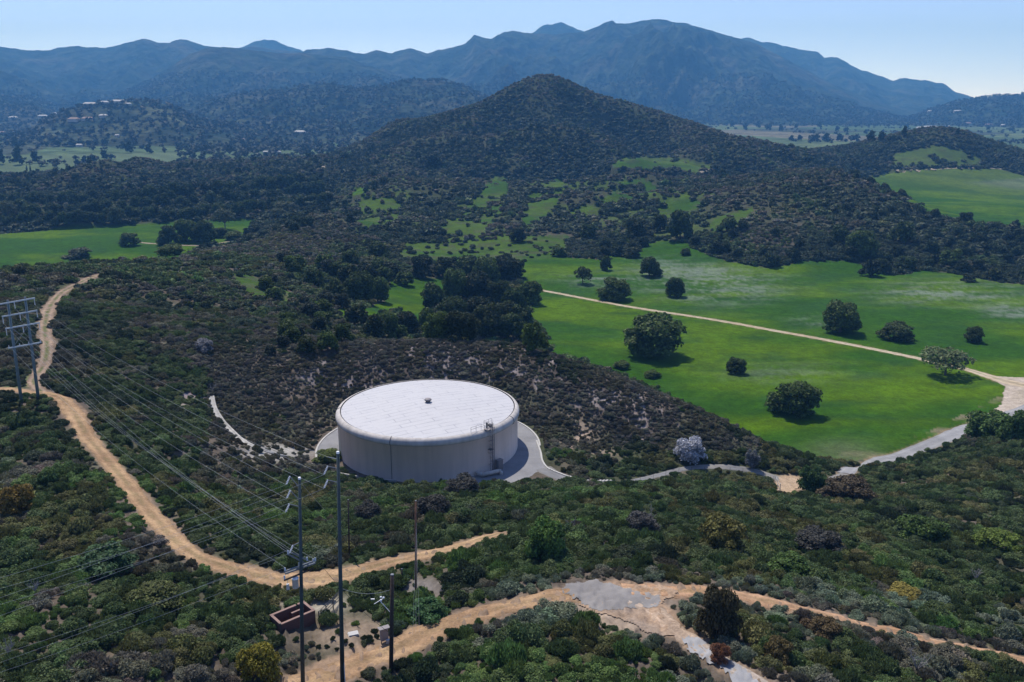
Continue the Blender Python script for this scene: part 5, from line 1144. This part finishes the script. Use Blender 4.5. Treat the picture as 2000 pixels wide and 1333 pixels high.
kt = lambda b, d: (np.random.default_rng(8).random(len(b['x'])) < d)
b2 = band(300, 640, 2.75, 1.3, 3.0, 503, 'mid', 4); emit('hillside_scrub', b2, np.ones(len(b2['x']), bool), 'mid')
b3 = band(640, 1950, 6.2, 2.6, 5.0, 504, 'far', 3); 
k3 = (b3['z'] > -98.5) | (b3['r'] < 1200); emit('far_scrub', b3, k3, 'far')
# scattered dark oaks on the hillsides: individual trees
x, y, rg2 = scatter(470, 1450, 13, 505, 33); z = hgt(x, y); px, py = proj(x, y, z); r = np.hypot(x, y)
d_ = fbm(x, y, 120, 3, 421); gm = gmask(x, y, z); m_ = (gm < .1) & (z > -99) & (rg2.random(len(x)) < np.clip(sstep(-.15, .45, d_)*.5+.8*sstep(.3,2.5,gully(x, y)), 0, .9)) & (rdist(x, y, ['trail_left','trail_right','field']) < -6)
x, y, z, px, py, r = [q[m_] for q in (x, y, z, px, py, r)]; n_ = len(x); s = rg2.uniform(2.8, 5.2, n_)
vis = []
for i in np.argsort(-s/r):
    if not (0 < px[i] < 2000 and 120 < py[i] < 640): continue
    ts = np.linspace(.3, .985, 60); zt = hgt(x[i]*ts, y[i]*ts); 
    if (zt < (z[i]+s[i])*ts).all(): vis.append(i)
    if len(vis) >= 110: break
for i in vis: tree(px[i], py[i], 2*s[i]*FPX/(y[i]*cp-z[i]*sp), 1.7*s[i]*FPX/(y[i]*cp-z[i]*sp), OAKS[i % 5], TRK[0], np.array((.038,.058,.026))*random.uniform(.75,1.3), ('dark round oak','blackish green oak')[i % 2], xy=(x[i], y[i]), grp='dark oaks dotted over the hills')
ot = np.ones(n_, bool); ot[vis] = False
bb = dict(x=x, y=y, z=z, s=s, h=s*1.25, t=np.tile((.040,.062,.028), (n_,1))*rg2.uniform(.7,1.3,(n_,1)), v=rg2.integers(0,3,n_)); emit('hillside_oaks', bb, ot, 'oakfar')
# distant woodland on valley floor edge and lower mountain slopes
x, y, rg3 = scatter(1250, 5600, 21, 506, 34); x = x+rg3.normal(size=len(x))*8; z = hgt(x, y); r = np.hypot(x, y); px, py = proj(x, y, z)
d_ = fbm(x, y, 260, 4, 431)*.5+.5; lowmt = (z > -98) & (z < 160) & (r > 1950); plain = (z <= -98) & (r > 1280)
leftw = plain & (px < 1000) & (r > 1980); rightw = plain & (px > 1300) & (r > 3900)
hedge = plain & (np.abs(((x*.94+y*.34)/330)%1-.5) > .46)
pr = np.where(lowmt, .55+.4*sstep(.4,.65,d_), 0)+np.where(leftw & (r > 2150), .5*sstep(.35,.55,d_), 0)+np.where(plain & (r > 1500) & (r < 2600) & (np.arctan2(x, y) > -.36) & (x < 0), .8, 0)+np.where(rightw & (r > 4200), .5*sstep(.35,.55,d_), 0)+np.where(hedge, .22, 0)+np.where(plain & (d_ > .7), .25, 0)
m_ = rg3.random(len(x)) < pr; x, y, z, r = [q[m_] for q in (x, y, z, r)]; n_ = len(x); s = rg3.uniform(4, 9, n_)*np.where(z < -98, .95, 1.15)
tt = np.where(rg3.random((n_,1)) < .25, (.075,.08,.055), (.028,.040,.024))*rg3.uniform(.7,1.25,(n_,1))
bb = dict(x=x, y=y, z=z, s=s, h=s*rg3.uniform(.8,1.3,n_), t=tt, v=rg3.integers(0,2,n_)); emit('distant_woodland', bb, np.ones(n_, bool), 'oakdot')
print('scatter', len(b1['x']), len(b1b['x']), len(b2['x']), int(k3.sum()), n_, 'vis', len(vis))
# valley trees one can tell apart
VT = [(36,322,26,28),(70,319,22,20),(3,321,18,24),(30,288,22,16),(92,287,12,8),(110,286,22,10),(140,286,24,11),(175,286,20,10),(205,284,16,12),(165,320,18,12),(205,312,20,16),(250,300,26,20),(290,300,22,14),(185,322,14,16),(30,300,10,8),(1545,276,16,9),(1562,276,16,10),(1590,278,26,14),(1612,278,24,14),(1640,277,22,13),(1668,278,26,13),(1700,276,26,16),(1722,275,24,15),(1740,276,18,10),(1765,268,16,17),(1635,258,14,10),(1652,260,12,10),(1600,250,14,10),(1525,258,14,12),(1500,256,16,13),(1480,250,14,11),(1555,252,12,8),(1770,250,14,8),(1870,262,12,9),(1930,255,12,8),(1975,258,12,8),(1455,255,12,12),(1430,250,14,12),(1585,262,18,7),(1690,262,12,7)]
LMV = [('the white valley farm',1820,248,40),('the far green plain',1600,270,100),('the left valley fields',100,310,80),('the left hill crest',300,300,80),('the twin cypresses',57,330,15)]
for i, (px, py, w, h) in enumerate(VT): 
    x, y = hit(px, py, 1250); z = hz(x, y); dep = y*cp-z*sp; s = w*dep/FPX/2
    o = link('valley_tree', DOT[i % 3], None, (x, y, z)); o.scale = (s, s, h*dep/FPX); o['tint'] = [float(q) for q in np.array((.026,.042,.022))*random.uniform(.8,1.5)]; label_later(o, ('dark tree','grey green tree')[i % 2]+' on the valley floor', px, py-h/2, LMV, 'tree', 'trees on the valley floor')
CY = plant_mesh('cypress_shape', [(0,0,.2,.8,.8,.22),(0,0,.45,.9,.9,.3),(0,0,.75,.55,.55,.28)], 260, .16, 777, up=.5, elong=.7)
for px, w in ((53,'left'),(60,'right')): x, y = hit(px, 336, 1150); z = hz(x, y); o = link('cypress_tree', CY, None, (x, y, z)); o.scale = (1.7,1.7,10); o['tint'] = [.015,.025,.015]; tag(o, f'narrow dark cypress at the edge of the left valley field, {w} of the pair', 'tree', 'pair of cypresses')
# dead pale branches
def snag(px, py, s, lab):
    x, y = hit(px, py, 45); z = hz(x, y); m_ = MB()
    for i in range(9):
        a = random.uniform(0,6.28); e = Vector((math.cos(a)*s*random.uniform(.3,.8), math.sin(a)*s*random.uniform(.3,.8), s*random.uniform(.7,1.2))); k = e*.5+Vector((random.uniform(-.2,.2),random.uniform(-.2,.2),.1))*s
        m_.tube((0,0,0), k, .05, .035, 5).tube(k, e, .035, .012, 4)
        for j in range(4): q = k.lerp(e, random.random()); m_.tube(q, q+Vector((random.uniform(-.3,.3),random.uniform(-.3,.3),random.uniform(.05,.35)))*s, .018, .008, 3)
    o = m_.build('dead_shrub', M['twig'], None, loc=(x, y, z+.6)); tag(o, lab, 'dead shrub')
snag(1270,1035,2.2,'bare pale dead shrub in the centre right brush, left of the large olive bush'); snag(1620,1070,1.4,'small bare white branches in the middle of the right brush'); snag(1905,1140,1.2,'fallen bare pale branches high above the right dirt road'); snag(1790,1320,1.6,'pale dead branches at the bottom right of the photo'); snag(415,768,1.6,'pale dead shrub at the top of the drainage channel'); snag(20,1290,1.1,'bare white twigs at the bottom left corner'); snag(70,1165,.9,'bare twigs in the lower left brush under the wires'); snag(1115,1040,1.2,'small pale twigs above the bright green bush')

# ------------------------------------------------------------------ distant houses
M['hwall'] = mat('house_wall', (.34,.32,.29), .8); M['hroof'] = mat('house_roof', (.42,.41,.40), .8); M['troof'] = mat('tile_roof', (.24,.16,.13), .8); M['hwin'] = mat('window_glass', (.04,.05,.06), .2, spec=.6)
HS = [(176,206,24,0,'long white hilltop mansion wing, leftmost of the hilltop row'),(204,203,16,0,'white hilltop mansion with tall gable, second in the hilltop row'),(232,201,28,0,'widest white hilltop building in the hilltop row'),(250,206,12,0,'small white building at the right end of the hilltop row'),(84,229,18,0,'white house on the low slope left of the hilltop row'),(104,224,14,0,'white house just right of another on the low left slope'),(145,236,22,1,'tile roofed house below the hilltop row'),(172,235,22,1,'tile roofed long house right of another below the hilltop'),(202,229,16,0,'low white house right below the hilltop row'),(12,262,26,1,'red roofed house by the left edge above the valley fields'),(26,232,16,0,'faint low white building near the left edge'),(229,267,9,0,'tiny white house at the foot of the left hills'),(155,287,12,0,'white gatehouse among trees at the valley field edge'),(586,261,22,0,'white house among trees right of the left valley'),(474,275,9,1,'small house among trees behind the left hill'),(519,300,11,0,'white roofed shed behind the left hill crest'),(543,300,12,0,'white roofed barn right of the shed behind the left hill crest'),(165,320,14,1,'farm shed beside the left valley track'),(1817,250,30,0,'large white farm building behind the right knoll'),(1797,252,14,0,'white shed left of the large white farm building'),(1850,249,9,0,'white silo house right of the large farm building'),(1447,242,7,0,'tiny white house at the foot of the big mountain'),(1818,219,12,0,'pale house on the far slope at right'),(1870,219,14,0,'pale low house on the far slope, right of another'),(1930,246,16,1,'long tile roofed house in the far right valley'),(1960,247,12,0,'white house in the far right valley by the edge'),(1890,243,12,1,'small tile roofed house right of the white farm')]
for (px, py, w, tile, lab) in HS:
    x, y = hit(px, py, 1200); z = hz(x, y); dep = y*cp-z*sp; L_ = w*dep/FPX; D_ = min(L_*.5, 14); h = 4.5 if L_ > 14 else 3.5
    e = tag(empty('house', (x, y, z), random.uniform(-.25,.25)), lab, 'house', 'houses in the distant valley')
    w_ = MB().box((0,0,h/2-2),(L_*.96,D_,h+4)).build('wall', M['hwall'], e)
    b = MB(); v = [b.bm.verts.new(p) for p in ((-L_/2,-D_*.6,h),(L_/2,-D_*.6,h),(L_/2,D_*.6,h),(-L_/2,D_*.6,h),(-L_*.36,0,h+D_*.3),(L_*.36,0,h+D_*.3))]
    for f in ((0,1,5,4),(1,2,5),(2,3,4,5),(3,0,4),(3,2,1,0)): b.bm.faces.new([v[i] for i in f])
    b.build('roof', M['troof' if tile else 'hroof'], e)
    for k in range(max(2, int(L_/9))): MB().box((-L_*.4+L_*.8*k/max(1, int(L_/9)-1) if L_ > 18 else (-.2+.4*k)*L_, -D_/2-.02, h*.5),(1.6,.12,1.3)).build('window', M['hwin'], e)
flush_labels()
print('terrain done')
